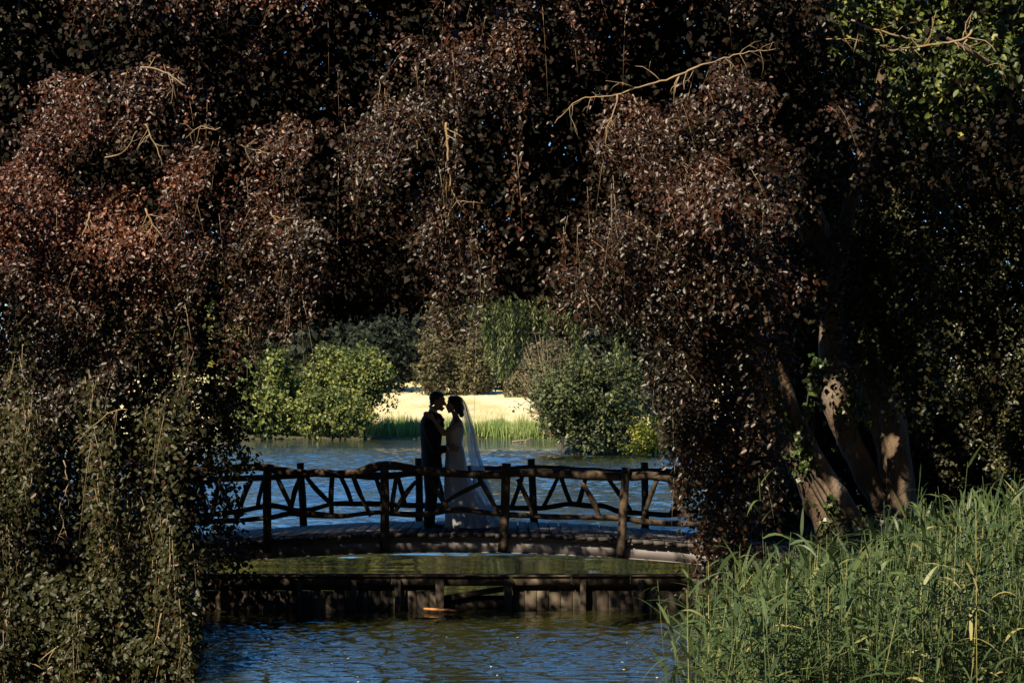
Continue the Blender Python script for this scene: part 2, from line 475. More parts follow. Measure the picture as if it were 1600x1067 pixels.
log('handrail', [(780, 732), (804, 733), (824, 731), (870, 733), (920, 737), (970, 739), (1007, 737), (1040, 737), (1070, 741), (1100, 748), (1190, 757)], [R2 * .9, R2, R2 * 1.1, R2 * .95], BYR - .07, 34)
r = 4.6 * S1
log('lower_rail', [(215, 818), (300, 816), (373, 813), (413, 809), (426, 809), (452, 801), (470, 803), (490, 803), (515, 805.5), (533, 807), (562, 803), (594, 799), (612, 802), (649, 804), (673, 803), (694, 798), (727, 795), (749, 800), (790, 803.5)], [r, r * .85, r * 1.1, r * .8, r * 1.1, r * .9], RY, 35)
log('lower_rail', [(780, 803), (796, 804), (854, 807), (906, 808), (964, 809), (986, 811), (1008, 815), (1044, 818), (1080, 818), (1165, 826)], [r, r * .9, r * 1.1, r * .85], RY, 36)
r = 4.3 * S2
log('lower_rail', [(290, 808), (373, 799), (410, 791), (426, 788), (447, 794), (468, 798), (489, 796), (507, 790), (520, 786), (562, 787), (594, 787), (625, 789), (680, 790), (720, 792), (785, 793)], [r, r * .9, r * 1.1], BYR - .07, 37)
log('lower_rail', [(775, 793), (824, 794), (848, 794), (876, 789), (892, 786), (928, 792), (936, 787), (950, 792), (967, 800), (997, 801), (1030, 804), (1055, 804), (1085, 797), (1188, 812)], [r, r * .9, r * 1.1, r * .9], BYR - .07, 38)
FB = [[(393, 749), (379, 777), (371, 816)], [(432.5, 745), (443, 766), (455, 797)], [(469, 744), (457, 777), (455, 797)],
      [(519, 745), (516.5, 777), (518, 803)], [(552, 745), (562, 771), (576, 803)], [(619, 745), (612, 787), (612, 803)],
      [(650, 752), (633, 771), (619, 800)], [(665, 743), (680, 763), (695, 791)], [(682, 800), (700, 781), (722, 769), (748, 750)],
      [(748, 746), (766, 778), (777, 800)], [(809, 748), (818, 767), (832, 803)], [(908, 753), (920, 770), (931, 792), (936.5, 808)],
      [(1026, 750), (1016, 775), (1005, 813)], [(1046.5, 754), (1057.5, 783.5), (1074, 803), (1082, 815)],
      [(313, 745), (316, 775), (324, 812)], [(345, 742), (338, 775), (330, 814)], [(240, 752), (262, 785), (280, 816)], [(1110, 762), (1102, 790), (1098, 820)]]
BB = [[(414, 747), (406, 770), (402, 793)], [(478.5, 745), (494, 765), (515, 785)], [(532, 743), (544, 769), (550, 787)], [(586, 744), (599, 777), (606, 790)],
      [(621, 742), (628, 768), (634, 790)], [(681, 738), (691, 769), (694, 790)], [(818, 735), (810, 764), (799, 792)], [(876, 736), (862, 767), (848.5, 792)],
      [(874, 736), (884, 770), (892.5, 787)], [(917, 738), (909, 770), (903.5, 788)], [(945, 740), (964, 767), (978, 783.5), (986, 799)],
      [(1077, 745), (1063, 786), (1049, 804)], [(340, 750), (352, 775), (362, 800)], [(700, 736), (712, 765), (724, 790)], [(745, 736), (738, 765), (728, 790)]]
for i, p in enumerate(FB): log('brace', [p[0]] + p[1:-1] + [(p[-1][0] + .25 * (p[-1][0] - p[-2][0]) * (len(p) > 2), p[-1][1] + 3)], [3.6 * S1, 4.2 * S1, 3.5 * S1], RY + .01, 50 + i, sides=7, rough=.18)
for i, p in enumerate(BB): log('brace', p, [3.4 * S2, 3.9 * S2, 3.3 * S2] if i != 11 else [9 * S2, 8 * S2, 5 * S2], BYR - .075, 80 + i, sides=7, rough=.18)

# ------------------------------------------------------------------ weir
WY = 24.40
weir = empty('weir', (0, WY, POOL), 'low dark timber weir with board facing and an open notch under the bridge', 'weir')
def wx(px): return (px - 800) * WY / F
def wz(py): return H - (py - HOR) * WY / F
def wbox(name, x0, x1, y0, y1, zt, zb, mt='weir'):
    return G().add(*box(x0, x1, y0, y1, zb, zt)).obj(name, M[mt], weir)
edges = [150, 238, 330, 430, 520, 612, 690]
for a, b in zip(edges[:-1], edges[1:]): wbox('top_board', wx(a) + .01, wx(b) - .01, WY - .17, WY + .05, wz(900) + random.uniform(-.004, .004), wz(912))
wbox('top_board', wx(684), wx(796), WY - .16, WY + .04, wz(900.5), wz(913))
for a, b in zip([800, 893, 985, 1075, 1165], [892, 984, 1074, 1164, 1260]): wbox('top_board', wx(a) + .008, wx(b) - .008, WY - .17, WY + .05, wz(900) + random.uniform(-.004, .004), wz(912))
wbox('cap_rail', wx(150), wx(1260), WY - .19, WY + .09, wz(896.6), wz(899.2))
wbox('rear_sill', wx(150), wx(690), WY - .0, WY + .05, wz(912.5), wz(922))
wbox('rear_sill', wx(797), wx(1260), WY - .0, WY + .05, wz(912.5), wz(922))
xx = wx(150)
while xx < wx(1260):
    if not (wx(683) < xx < wx(792)):
        wbox('sheet_board', xx, xx + .138, WY - .10 + random.uniform(-.012, .012), WY - .04, wz(921) + random.uniform(-.008, .004), POOL - .4)
    xx += .146
for p in (250, 345, 470, 555, 623, 688, 794, 910, 1000, 1090, 1180):
    w = .05 if p in (688, 794) else .035
    wbox('post', wx(p) - w, wx(p) + w, WY - .235, WY - .175, wz(902) if p in (688, 794, 910) else wz(903), POOL - .4)
V, Fq = box(-.36, .36, -.02, .02, -.035, .035)
an = math.radians(9)
V = np.stack([V[:, 0] * math.cos(an), V[:, 1], V[:, 0] * math.sin(an) + V[:, 2]], 1) + np.array([wx(742), WY - .06, wz(926)])
G().add(V, Fq).obj('slanting_board', M['weir'], weir)
V, Fq = box(-.44, .44, -.02, .02, -.06, .06)
V = V + np.array([wx(741), WY + .0, wz(944)])
G().add(V, Fq).obj('sill_board', M['weir'], weir)
V, Fq = box(-.20, .20, -.05, .05, -.012, .012)
V[:, 2] += .022 * (V[:, 0] < 0)
G().add(V + np.array([at(688, 949, 24.05)[0], 24.05, POOL + .02]), Fq)
o = G().add(V + np.array([at(688, 949, 24.0)[0], 24.0, POOL + .022]), Fq).obj('floating_plank', M['orange'])
tag(o, 'short bright orange brown plank floating at the foot of the weir notch', 'plank')

# ------------------------------------------------------------------ crowns: sun gaps, bounds
gaps = [(1085, 866, 25, .17), (1035, 866, 25, .15), (1000, 866, 25, .10), (1150, 872, 25, .12), (885, 860, 25, .07), (812, 861, 25, .07), (758, 862, 25, .06), (690, 861, 25, .05),
        (1240, 705, 26.4, .20), (1262, 750, 26.4, .12), (1292, 745, 26.2, .10), (1310, 845, 26.2, .15), (1310, 620, 26.9, .20), (1316, 655, 26.9, .15), (1300, 560, 27.2, .13), (1322, 665, 27.2, .12), (1400, 720, 27, .16), (1406, 780, 26.8, .13), (1404, 700, 26.9, .08),
        (840, 918, 24.3, .09), (882, 908, 24.3, .06), (828, 932, 24.3, .08), (868, 932, 24.3, .05), (1200, 690, 26.6, .1),
        (663, 667, 26.1, .055), (684, 672, 26.1, .05), (710, 818, 26.0, .08), (672, 948, 24, .07),
        (850, 820, 26.4, .14), (950, 822, 26.4, .14), (1040, 826, 26.4, .22), (920, 738, 25, .06), (960, 738, 25, .07), (1030, 742, 25, .07), (1010, 770, 27.8, .1), (833, 770, 27.8, .08), (787, 790, 25, .05), (972, 790, 25, .05),
        (1005, 905, 24.3, .06), (905, 930, 24.3, .05), (940, 770, 27.8, .1), (1070, 815, 25, .12), (1255, 600, 26.5, .25), (1270, 650, 26.5, .2),
        (1480, 560, 28.7, .25), (1520, 650, 28.7, .3), (1565, 590, 28.7, .25), (1470, 700, 28.7, .2), (1555, 700, 28.7, .25), (1500, 480, 28.7, .2), (1590, 500, 28.7, .25), (1440, 640, 28.7, .15), (1350, 210, 28, .2), (1420, 250, 28, .2), (1570, 280, 28, .25), (1440, 380, 28, .2), (1250, 740, 26.2, .25), (1285, 800, 26.2, .18)]
gT = np.array([at(a, b, c) for a, b, c, d in gaps]); gR = np.array([d for *_, d in gaps])
SDn = np.array(SD)
def sun_gap(P):
    keep = np.ones(len(P), bool)
    for T, r in zip(gT, gR):
        d = P - T; s = d @ SDn
        q = np.linalg.norm(d - s[:, None] * SDn, axis=1)
        keep &= ~((q < r) & (s > .35))
    return keep

fb = np.array([(-400, 1250), (0, 1200), (285, 1180), (305, 1040), (312, 800), (320, 640), (340, 590), (380, 530), (430, 495), (520, 465), (560, 400), (600, 335), (650, 345), (668, 460), (700, 500), (745, 480), (775, 390), (830, 395), (850, 470), (900, 495), (960, 470), (1000, 500), (1025, 620), (1055, 760), (1085, 870), (1110, 985), (1140, 890), (1180, 865), (1198, 800), (1212, 620), (1232, 420), (1270, 320), (1340, 230), (1390, 160), (1450, 80), (1520, 0), (1700, -80), (2200, -120)], float)
def fbound(px): return np.interp(px, fb[:, 0], fb[:, 1])
db = np.array([(-400, 1100), (312, 1090), (322, 760), (335, 700), (385, 690), (395, 600), (405, 535), (440, 512), (520, 508), (600, 500), (640, 485), (700, 465), (780, 470), (850, 465), (950, 525), (1000, 560), (1035, 640), (1060, 760), (1090, 855), (1230, 850), (1900, 850)], float)
def dbound(px): return np.interp(px, db[:, 0], db[:, 1])

def front_depth(px, py):
    z = H - (py - HOR) * 20 / F
    d = 19.3 + .33 * np.maximum(z - 2.0, 0) + .9 * smooth(1000, 1100, px) * smooth(300, 650, py) * 2.0
    d = d - 1.2 * smooth(340, 250, px) * smooth(500, 700, py) + .6 * smooth(350, 300, px) * smooth(470, 560, py) * (1 - smooth(790, 900, py))
    P = np.stack([px / 160., py / 160., px * 0], 1)
    return d + 1.3 * (vnoise(P, 1.0, 3) - .5) + .6 * (vnoise(P, 2.3, 4) - .5) - .95 * (tier(px, py) - .5)

def tier(px, py, rawp=False):
    """weeping tiers: 0 at the recessed top of a tier, 1 at its overhanging lower edge"""
    P = np.stack([px / 210., py / 330., px * 0], 1)
    Q = np.stack([px / 70., py / 90., px * 0], 1)
    ph = py / 135. + 3.4 * vnoise(P, 1.0, 51) + .55 * vnoise(Q, 1.0, 52)
    return ph - np.floor(ph)

def sprays(px, py, Y, green, leafL=.047, n_leaf=(10, 21), Lr=(.18, .46), lean=None, down=False):
    """hanging twiglets with alternate leaves; returns arrays of leaf data and twig polylines"""
    P0 = np.stack([(px - 800) * Y / F, Y, H - (py - HOR) * Y / F], 1)
    n = len(P0)
    A = []; TW = []
    side = np.sign(px - 760) * .55 if lean is None else lean
    d0 = np.stack([side + rng.normal(0, .45, n), -.35 + rng.normal(0, .45, n), -.55 + rng.normal(0, .35, n)], 1)
    if down: d0 = np.stack([rng.normal(0, .16, n), rng.normal(-.05, .14, n), -np.ones(n)], 1)
    d0 = nrm(d0)
    Ls = rng.uniform(*Lr, n); ns = rng.integers(*n_leaf, n)
    idx = np.repeat(np.arange(n), ns)
    k = np.concatenate([np.arange(c) for c in ns]); t = (k + .5) / ns[idx]
    Lk = Ls[idx]
    grav = np.array([0, 0, -1.0])
    pos = P0[idx] + d0[idx] * (t * Lk)[:, None] + grav * (t ** 2 * Lk * .55)[:, None]
    tan = nrm(d0[idx] + grav * (1.1 * t)[:, None])
    pos = pos + rng.normal(0, .035, pos.shape) * np.array([1.3, 1.3, .8])
    sgn = np.where(k % 2 == 0, 1, -1)[:, None]
    sv = nrm(np.cross(tan, np.array([0, -.6, .8]))) * sgn
    ax = nrm(tan * .6 + sv * .9 + rng.normal(0, .35, pos.shape) + np.array([0, 0, -.35]))
    sn = np.array([-.15, -.55, .65]) + rng.normal(0, .6, (n, 3))
    no = nrm(sn[idx] + rng.normal(0, .38, pos.shape))
    leafL = leafL * (1 + .22 * smooth(980, 1100, px[idx])) if np.ndim(leafL) == 0 else leafL
    LL = leafL * rng.uniform(.55, 1.3, len(pos)); WW = LL * rng.uniform(.58, .72, len(pos))
    return pos, ax, no, LL, WW, idx, P0, d0, Ls

def twigs_mesh(g, P0, d0, Ls, r=.0022, every=1):
    for i in range(0, len(P0), every):
        t = np.linspace(0, 1, 4)[:, None]
        pts = P0[i] + d0[i] * t * Ls[i] + np.array([0, 0, -1.0]) * t ** 2 * Ls[i] * .55
        add_tube(g, pts, [r * 1.4, r * .7], sides=3)

def bare_branch(g, pts, r0, r1, seed, kids=6, kidlen=.35, sides=6):
    rs = np.random.default_rng(seed)
    pts = np.asarray(pts, float)
    P, rr = resample(pts, [r0, r1], .05)
    P = P + rs.normal(0, .006, P.shape)
    add_tube(g, P, rr, sides=sides)
    for _ in range(kids):
        i = rs.integers(1, len(P) - 1)
        d = P[min(i + 1, len(P) - 1)] - P[i - 1]; d /= np.linalg.norm(d) + 1e-9
        s = rs.normal(size=3); s[1] *= .4; s -= d * (s @ d); s /= np.linalg.norm(s)
        L_ = kidlen * rs.uniform(.4, 1.1)
        q = [P[i]]
        dd = d * .6 + s * .8
        for j in range(4):
            dd = dd + rs.normal(0, .22, 3) * np.array([1, .5, 1]) + np.array([0, 0, -.10]); dd /= np.linalg.norm(dd)
            q.append(q[-1] + dd * L_ / 4)
        add_tube(g, q, [rr[i] * .6, rr[i] * .25], sides=4)
        if rs.random() < .7:
            d3 = dd + rs.normal(0, .6, 3); d3 /= np.linalg.norm(d3)
            add_tube(g, [q[2], q[2] + d3 * L_ * .25, q[2] + d3 * L_ * .4 + np.array([0, 0, -.03])], [rr[i] * .4, rr[i] * .2], sides=4)

def hang(lpx, lpy, Y, r0, r1, seed, parent, kids=6, kidlen=.35):
    g = G()
    bare_branch(g, [at(a, b, Y) for a, b in zip(lpx, lpy)], r0, r1, seed, kids, kidlen)
    return g.obj('bare_branch', M['twig'], parent, smooth=True)

# ---- main beech on the right bank: trunk, limbs and the copper crown
beech = empty('copper_beech', (at(1370, 880, 27)[0], 27.0, .45), 'huge weeping copper beech with thick trunks on the right bank arching over the bridge', 'tree')
def trunk(name, pts, rads, parent, sides=14, rough=.13, seed=1, mt='bark'):
    g = G(); add_tube(g, pts, rads, sides=sides, step=.12, rough=rough, seed=seed)
    return g.obj(name, M[mt], parent, smooth=True)
U = 27 / F
trunk('trunk', [at(1385, 930, 27), at(1402, 830, 27.1), at(1403, 760, 27.1), at(1394, 690, 27.1), at(1368, 600, 27.3), at(1336, 520, 27.3), at(1300, 430, 27.1), at(1230, 250, 26.5), at(1150, 60, 26), at(1090, -150, 25.6)],
      [60 * U, 40 * U, 27 * U, 28 * U, 34 * U, 30 * U, 26 * U, 20 * U, 16 * U, 8 * U], beech, seed=2)
trunk('limb', [at(1330, 890, 26.7), at(1312, 830, 26.7), at(1282, 770, 26.65), at(1250, 712, 26.6), at(1222, 660, 26.6), at(1190, 560, 26.4), at(1130, 430, 25.8), at(1010, 250, 25), at(860, 80, 24.3), at(700, -100, 24)],
      [44 * U, 36 * U, 30 * U, 27 * U, 24 * U, 18 * U, 13 * U, 10 * U, 7 * U, 4 * U], beech, seed=3)
trunk('limb', [at(1358, 850, 26.4), at(1330, 800, 26.4), at(1298, 748, 26.4), at(1268, 700, 26.4), at(1240, 640, 26.3), at(1215, 560, 26), at(1180, 420, 25.5)],
      [15 * U, 12 * U, 11 * U, 10 * U, 9 * U, 8 * U, 5 * U], beech, seed=4)
trunk('limb', [at(1385, 800, 27.1), at(1352, 740, 27.0), at(1328, 690, 27.0), at(1306, 640, 26.9), at(1298, 580, 26.9), at(1296, 510, 26.9), at(1310, 400, 26.9), at(1350, 240, 27), at(1400, 40, 27)],
      [16 * U, 19 * U, 20 * U, 20 * U, 19 * U, 18 * U, 15 * U, 12 * U, 8 * U], beech, seed=5)
trunk('limb', [at(1412, 850, 26.8), at(1408, 790, 26.8), at(1404, 730, 26.8), at(1398, 680, 26.9), at(1378, 620, 27.1)], [17 * U, 16 * U, 18 * U, 19 * U, 16 * U], beech, seed=6)

CLUMPS = [(170, 130, 150, 60, 1), (120, 210, 120, 70, 1), (290, 190, 150, 90, .8), (440, 90, 90, 55, .45), (90, 330, 150, 90, 1), (250, 330, 130, 100, .95), (400, 250, 120, 70, .9), (430, 360, 110, 70, 1), (60, 470, 130, 100, .95), (200, 480, 120, 80, .75), (330, 470, 60, 70, .6), (480, 420, 50, 50, .9), (370, 420, 80, 60, .85), (60, 600, 140, 90, .8), (230, 570, 110, 70, .7),
          (590, 80, 90, 70, .75), (700, 90, 110, 80, .95), (640, 170, 80, 70, .7), (770, 170, 70, 90, .7), (560, 200, 60, 70, .55), (610, 250, 45, 50, .5), (700, 300, 32, 60, .6), (715, 360, 50, 70, 1), (705, 440, 38, 60, .95), (745, 400, 28, 60, .6),
          (930, 300, 80, 90, .8), (880, 410, 60, 70, .85), (960, 420, 80, 70, .8), (1000, 190, 110, 70, .8), (1100, 110, 110, 60, .75), (1060, 290, 110, 110, .95), (1150, 240, 80, 100, .8), (1120, 420, 100, 120, 1), (1040, 480, 60, 80, .75), (1180, 370, 50, 100, .9), (1150, 560, 80, 90, .9), (1110, 690, 70, 90, 1), (1160, 760, 60, 80, 1), (1110, 850, 45, 70, 1), (1110, 940, 22, 60, .9), (1200, 620, 40, 80, .8), (870, 60, 70, 50, .3), (1240, 130, 80, 90, .5), (1270, 60, 60, 50, .45), (830, 330, 30, 50, .45), (1060, 590, 40, 50, .9)]
def dens(px, py):
    """where the outer boughs hang; between them one looks into the dark inside of the crown"""
    P = np.stack([px / 90., py / 90., px * 0], 1)
    wx_ = px + 60 * (vnoise(P, 1.0, 201) - .5) + 26 * (vnoise(P, 2.7, 202) - .5); wy_ = py + 60 * (vnoise(P, 1.0, 203) - .5) + 26 * (vnoise(P, 2.7, 204) - .5)
    D = np.zeros_like(px)
    for cx, cy, rx, ry, w in CLUMPS:
        q = np.sqrt(((wx_ - cx) / rx) ** 2 + ((wy_ - cy) / ry) ** 2)
        D = np.maximum(D, w * smooth(1.12, .72, q))
    out = (px < -20) | (px > 1620) | (py < -20)
    return np.where(out, .8, D)

def sample_front(N, x0, x1, y0, y1, bound, thresh=.40, seed=11):
    px = rng.uniform(x0, x1, N); py = rng.uniform(y0, y1, N)
    P = np.stack([px / 60., py / 60., px * 0], 1)
    nz = vnoise(P, 1.0, seed) * .6 + vnoise(P, 2.2, seed + 1) * .4 + .10 * (vnoise(P, .35, seed + 2) - .5)
    edge = 14 * (vnoise(P, 1.7, seed + 3) - .5) * 2
    f = tier(px, py)
    big = vnoise(np.stack([px / 150., py / 120., px * 0], 1), 1.0, seed + 7)
    dn = dens(px, py)
    ok = (py + 30 < bound(px) + edge) & (nz > thresh - .065 + .22 * smooth(.42, .0, f) + .30 * (.5 - big) + .55 * (1 - dn))
    return px[ok], py[ok]

def add_leaves(g, data, tfun, shape='oval', keepfun=None):
    pos, ax, no, LL, WW = data[:5]
    k = sun_gap(pos)
    if keepfun is not None: k &= keepfun(pos)
    pos, ax, no, LL, WW = pos[k], ax[k], no[k], LL[k], WW[k]
    leaf_geo(g, pos, ax, no, LL, WW, tfun(pos), shape=shape)

def tint_copper(pos):
    n = vnoise(pos, .8, 21) * .5 + vnoise(pos, 2.5, 22) * .25
    redder = .20 * smooth(1.5, 4.5, pos[:, 2]) * smooth(0, -4, pos[:, 0])
    return np.clip(n * .85 + redder + rng.beta(1.6, 3.2, len(pos)) * .55 - .10, 0, 1)

# copper crown
def ctop(py): return np.interp(py, [-60, 0, 60, 150, 260, 330], [1225, 1245, 1300, 1370, 1330, 1270]) + 18 * np.sin(py * .11)
crown = G(); tw = G()
px, py = sample_front(24000, 245, 1560, -60, 1000, lambda x: fbound(x), .43)
# (the left column below y 520 belongs to the other beech)
ok = ~((px < 345) & (py > 470)) & ~((px > 1240) & (py > 330)) & (px < ctop(py)) & (rng.random(len(px)) < 1 - .6 * smooth(1220, 1500, px))
px, py = px[ok], py[ok]
D = sprays(px, py, front_depth(px, py), 0)
add_leaves(crown, D, tint_copper)
twigs_mesh(tw, D[6], D[7], D[8], every=7)
# pendulous strands that trail below the boughs
def strands(N, xr, yr, okf, down_px=60, Lr=(.35, 1.1)):
    px = rng.uniform(*xr, N); py = rng.uniform(*yr, N)
    col_ = vnoise(np.stack([px / 22., py / 260., px * 0], 1), 1.0, 230)
    ok = okf(px, py) & (col_ > .46)
    return px[ok], py[ok]
px, py = strands(2400, (250, 1240), (0, 860), lambda a, b: (dens(a, b - 35) > .5) & (b < fbound(a) + 15) & (a < ctop(b)) & ~((a < 345) & (b > 470)))
D = sprays(px, py, front_depth(px, py) - .05, 0, n_leaf=(14, 34), Lr=(.35, 1.0), down=True)
add_leaves(crown, D, tint_copper, keepfun=lambda P: HOR - (P[:, 2] - H) * F / P[:, 1] < fbound(800 + P[:, 0] * F / P[:, 1]) + 45)
twigs_mesh(tw, D[6], D[7], D[8] * .7, every=4)
px = np.r_[rng.normal(702, 14, 46), rng.normal(720, 26, 40)]; py = np.r_[rng.uniform(190, 420, 46), rng.uniform(290, 430, 40)]
D = sprays(px, py, np.full(len(px), 19.75) + rng.normal(0, .12, len(px)), 0, n_leaf=(14, 30), Lr=(.3, .7), down=True)
add_leaves(crown, D, tint_copper); twigs_mesh(tw, D[6], D[7], D[8] * .7, every=3)
# second layer just inside
px, py = sample_front(6000, 245, 1560, -60, 1000, lambda x: fbound(x) - 5, .40, 11)
ok = ~((px < 335) & (py > 470)) & ~((px > 1240) & (py > 330)) & (px < ctop(py))
px, py = px[ok], py[ok]
D = sprays(px, py, front_depth(px, py) + rng.uniform(.8, 1.8, len(px)), 0)
add_leaves(crown, D, tint_copper, shape='kite')
crown.obj('crown', M['copper'], beech)
tw.obj('twigs', M['twig'], beech)
tag(bpy.data.objects['twigs'], kind='stuff')

def filler(N, xr, yr, zr, leaf, matname, parent, name, zlow, thresh=.35, seed=40, kf=None, tf=None, shape='kite'):
    P = np.stack([rng.uniform(*xr, N), rng.uniform(*yr, N), rng.uniform(*zr, N)], 1)
    k = (vnoise(P, .8, seed) * .6 + vnoise(P, 2.2, seed + 1) * .4 > thresh)
    PX = 800 + P[:, 0] * F / P[:, 1]; PY = HOR - (P[:, 2] - H) * F / P[:, 1]
    k &= zlow(PX, PY, P)
    P = P[k]; P = P[sun_gap(P)]
    n = len(P)
    L_ = leaf * rng.uniform(.7, 1.3, n)
    ax = nrm(rdir(n) + np.array([0, 0, -.6])); no = nrm(rdir(n) + np.array([0, -.5, .6]))
    g = G(); leaf_geo(g, P, ax, no, L_, L_ * .68, rng.random(n) if tf is None else tf(P), shape=shape)
    return g.obj(name, M[matname], parent)

def dome(P):           # envelope of the crown above the picture
    c = np.array([0, 27.5, 2.0])
    return ((P[:, 0] - c[0]) / 13.5) ** 2 + ((P[:, 1] - c[1]) / 9.2) ** 2 + ((P[:, 2] - c[2]) / 11.5) ** 2 < 1
def fr(PX, PY): return front_depth(PX, PY)
def low1(PX, PY, P):
    inside = (PY < dbound(PX) + 6 * np.sin(PX * .09) + 8 * np.sin(PX * .031)) & (P[:, 1] > fr(PX, PY) + 1.3) & ((P[:, 1] < 26.3) | (PX < 370) | (PX > 1040) | ((PY < 300) & (P[:, 1] < 28)))
    front_only = ~((PX > 1215) & (PY > 300) & (P[:, 1] < 28.6))
    return inside & front_only & dome(P) & ~((P[:, 1] > 24) & (P[:, 1] < 28.5) & (PY > 640) & (PX > 300) & (PX < 1240))
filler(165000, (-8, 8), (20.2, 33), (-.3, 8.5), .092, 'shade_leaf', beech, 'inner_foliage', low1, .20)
def couple_shade_fill(PX, PY, P):
    Q = P - np.array([-.75, 26.35, 1.3]); s_ = Q @ SDn; q = np.linalg.norm(Q - s_[:, None] * SDn, axis=1)
    return (q < 1.1) & (PY < dbound(PX) - 25) & (P[:, 1] > fr(PX, PY) + .9)
filler(80000, (-6.5, 1), (20.6, 25), (3.6, 8.6), .085, 'shade_leaf', beech, 'inner_foliage', couple_shade_fill, .05)  # extra leaves shaped along the sun ray to shade the couple
def low2(PX, PY, P): return dome(P) & (PY < -45) & ((P[:, 1] < 27) | (P[:, 2] > 7.5) | (np.abs(P[:, 0] + .5) > 4))
def low1b(PX, PY, P): return (PY < np.where((PX > 400) & (PX < 1040) & (P[:, 1] < 26.6), dbound(PX) - 12 + 8 * np.sin(PX * .07), 345 + 12 * np.sin(PX * .04))) & (PX > -60) & (PX < 1280) & (P[:, 1] > fr(PX, PY) + 1.6)
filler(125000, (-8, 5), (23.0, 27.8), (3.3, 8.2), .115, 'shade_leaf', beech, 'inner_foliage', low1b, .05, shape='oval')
def bridge_shade_fill(PX, PY, P):
    Q = P - np.array([-2.6, 25.0, .5]); Q = Q - np.clip(Q[:, :1], -2.6, 3.0) * np.array([[1., 0, 0]])
    s_ = P @ SDn * 0 + (P[:, 2] - .5) / SDn[2]
    H_ = P - s_[:, None] * SDn
    return (H_[:, 0] > -5.6) & (H_[:, 0] < .9) & (np.abs(H_[:, 1] - 24.6) < 1.15) & (PY < dbound(PX) - 12) & (P[:, 1] > fr(PX, PY) + .7)
filler(120000, (-9, 1), (20, 24.5), (3.4, 8.6), .09, 'shade_leaf', beech, 'inner_foliage', bridge_shade_fill, .05)  # extra leaves shaped along the sun rays to shade bridge front and weir
filler(65000, (-12, 12), (18.6, 34), (5.5, 13.5), .28, 'copper', beech, 'upper_crown', low2, .38, tf=tint_copper)

# pale bare branches that show in front of the leaves
for args in [((697, 700, 701, 713, 726), (192, 235, 285, 312, 335), 19.9, .014, .006, 1, 6, .3),
             ((605, 622, 636, 650, 653), (152, 170, 195, 212, 246), 20.0, .009, .004, 2, 4, .2),
             ((1092, 1058, 1030, 1000, 956, 915, 893, 866), (104, 118, 130, 136, 152, 150, 165, 192), 19.9, .012, .004, 3, 12, .40),
             ((965, 962, 950, 945, 948), (150, 170, 192, 215, 228), 19.85, .009, .003, 4, 6, .2),
             ((1055, 1062, 1073, 1070, 1057, 1050, 1062), (335, 372, 398, 436, 480, 520, 552), 20.3, .010, .005, 5, 8, .3),
             ((1071, 1050, 1036, 1034), (404, 412, 428, 455), 20.3, .008, .004, 6, 5, .2),
             ((1060, 1064, 1059, 1066), (250, 285, 320, 350), 20.2, .008, .004, 7, 4, .25),
             ((221, 244, 262, 278, 291), (105, 108, 115, 127, 137), 19.6, .011, .007, 8, 5, .3),
             ((228, 236, 248, 250), (192, 218, 234, 250), 19.6, .008, .004, 9, 6, .25),
             ((165, 186, 200, 214), (246, 244, 232, 205), 19.6, .008, .004, 10, 5, .22),
             ((227, 238, 247, 256), (327, 350, 362, 372), 19.5, .009, .004, 11, 5, .2),
             ((140, 135, 128), (332, 355, 372), 19.4, .010, .006, 12, 2, .2),
             ((375, 395, 410, 425), (228, 236, 233, 246), 19.8, .007, .003, 13, 8, .2),
             ((422, 432, 440), (330, 345, 354), 19.6, .010, .005, 14, 4, .2),
             ((1092, 1120, 1170, 1210), (104, 95, 80, 78), 20.0, .009, .004, 15, 8, .3),
             ((690, 694, 700, 702), (415, 440, 470, 492), 20.0, .006, .003, 16, 5, .2),
             ((1115, 1098, 1086), (268, 262, 290), 20.2, .007, .003, 17, 5, .2),
             ((870, 900, 940, 960), (490, 470, 455, 430), 20.3, .007, .003, 18, 6, .2),
             ((345, 330, 310, 290), (200, 205, 195, 215), 19.7, .007, .003, 19, 5, .25),
             ((1175, 1190, 1210, 1225), (480, 520, 540, 580), 21.5, .008, .003, 20, 6, .25),
             ((1130, 1118, 1125, 1120), (600, 640, 690, 730), 21.6, .007, .003, 21, 6, .25)]:
    hang(args[0], args[1], args[2] - .22, args[3], args[4], args[5], beech, args[6], args[7])

# ---- second, greener beech on the left bank
lb = empty('bronze_beech', (-6.9, 22.5, .45), 'weeping beech with bronze green leaves trailing down to the water on the left bank', 'tree')
trunk('trunk', [(-6.9, 22.5, .2), (-6.8, 22.5, 2), (-6.5, 22.3, 4), (-6.1, 22.0, 6.5), (-5.5, 21.8, 9)], [.45, .34, .3, .24, .12], lb, seed=12)
trunk('limb', [(-6.6, 22.6, 3.4), (-5.8, 23, 4.6), (-4.6, 23.2, 5.4), (-3.4, 23.2, 5.6)], [.16, .11, .07, .03], lb, sides=9, seed=20)
def gbound(x): return np.interp(x, [-400, 285, 300, 318, 322, 345], [1250, 1230, 1060, 900, 700, 560])
def tint_green(pos):
    n = vnoise(pos, 1.1, 61)
    return np.clip(n * .5 + rng.beta(1.5, 2.5, len(pos)) * .6 - .05, 0, 1)
crown = G(); tw = G(); crown_c = G()
N = 5200
px = rng.uniform(-330, 325, N); py = rng.uniform(440, 1160, N)
nz = vnoise(np.stack([px / 26., py / 240., px * 0], 1), 1, 66) * .55 + vnoise(np.stack([px / 60., py / 90., px * 0], 1), 1, 67) * .45
low = smooth(860, 960, py) * smooth(20, 90, px)
ok = (py + 30 < gbound(px)) & (nz > .49 - .09 * low) & (rng.random(N) < .4 + .6 * smooth(460, 620, py))
px, py, low = px[ok], py[ok], low[ok]
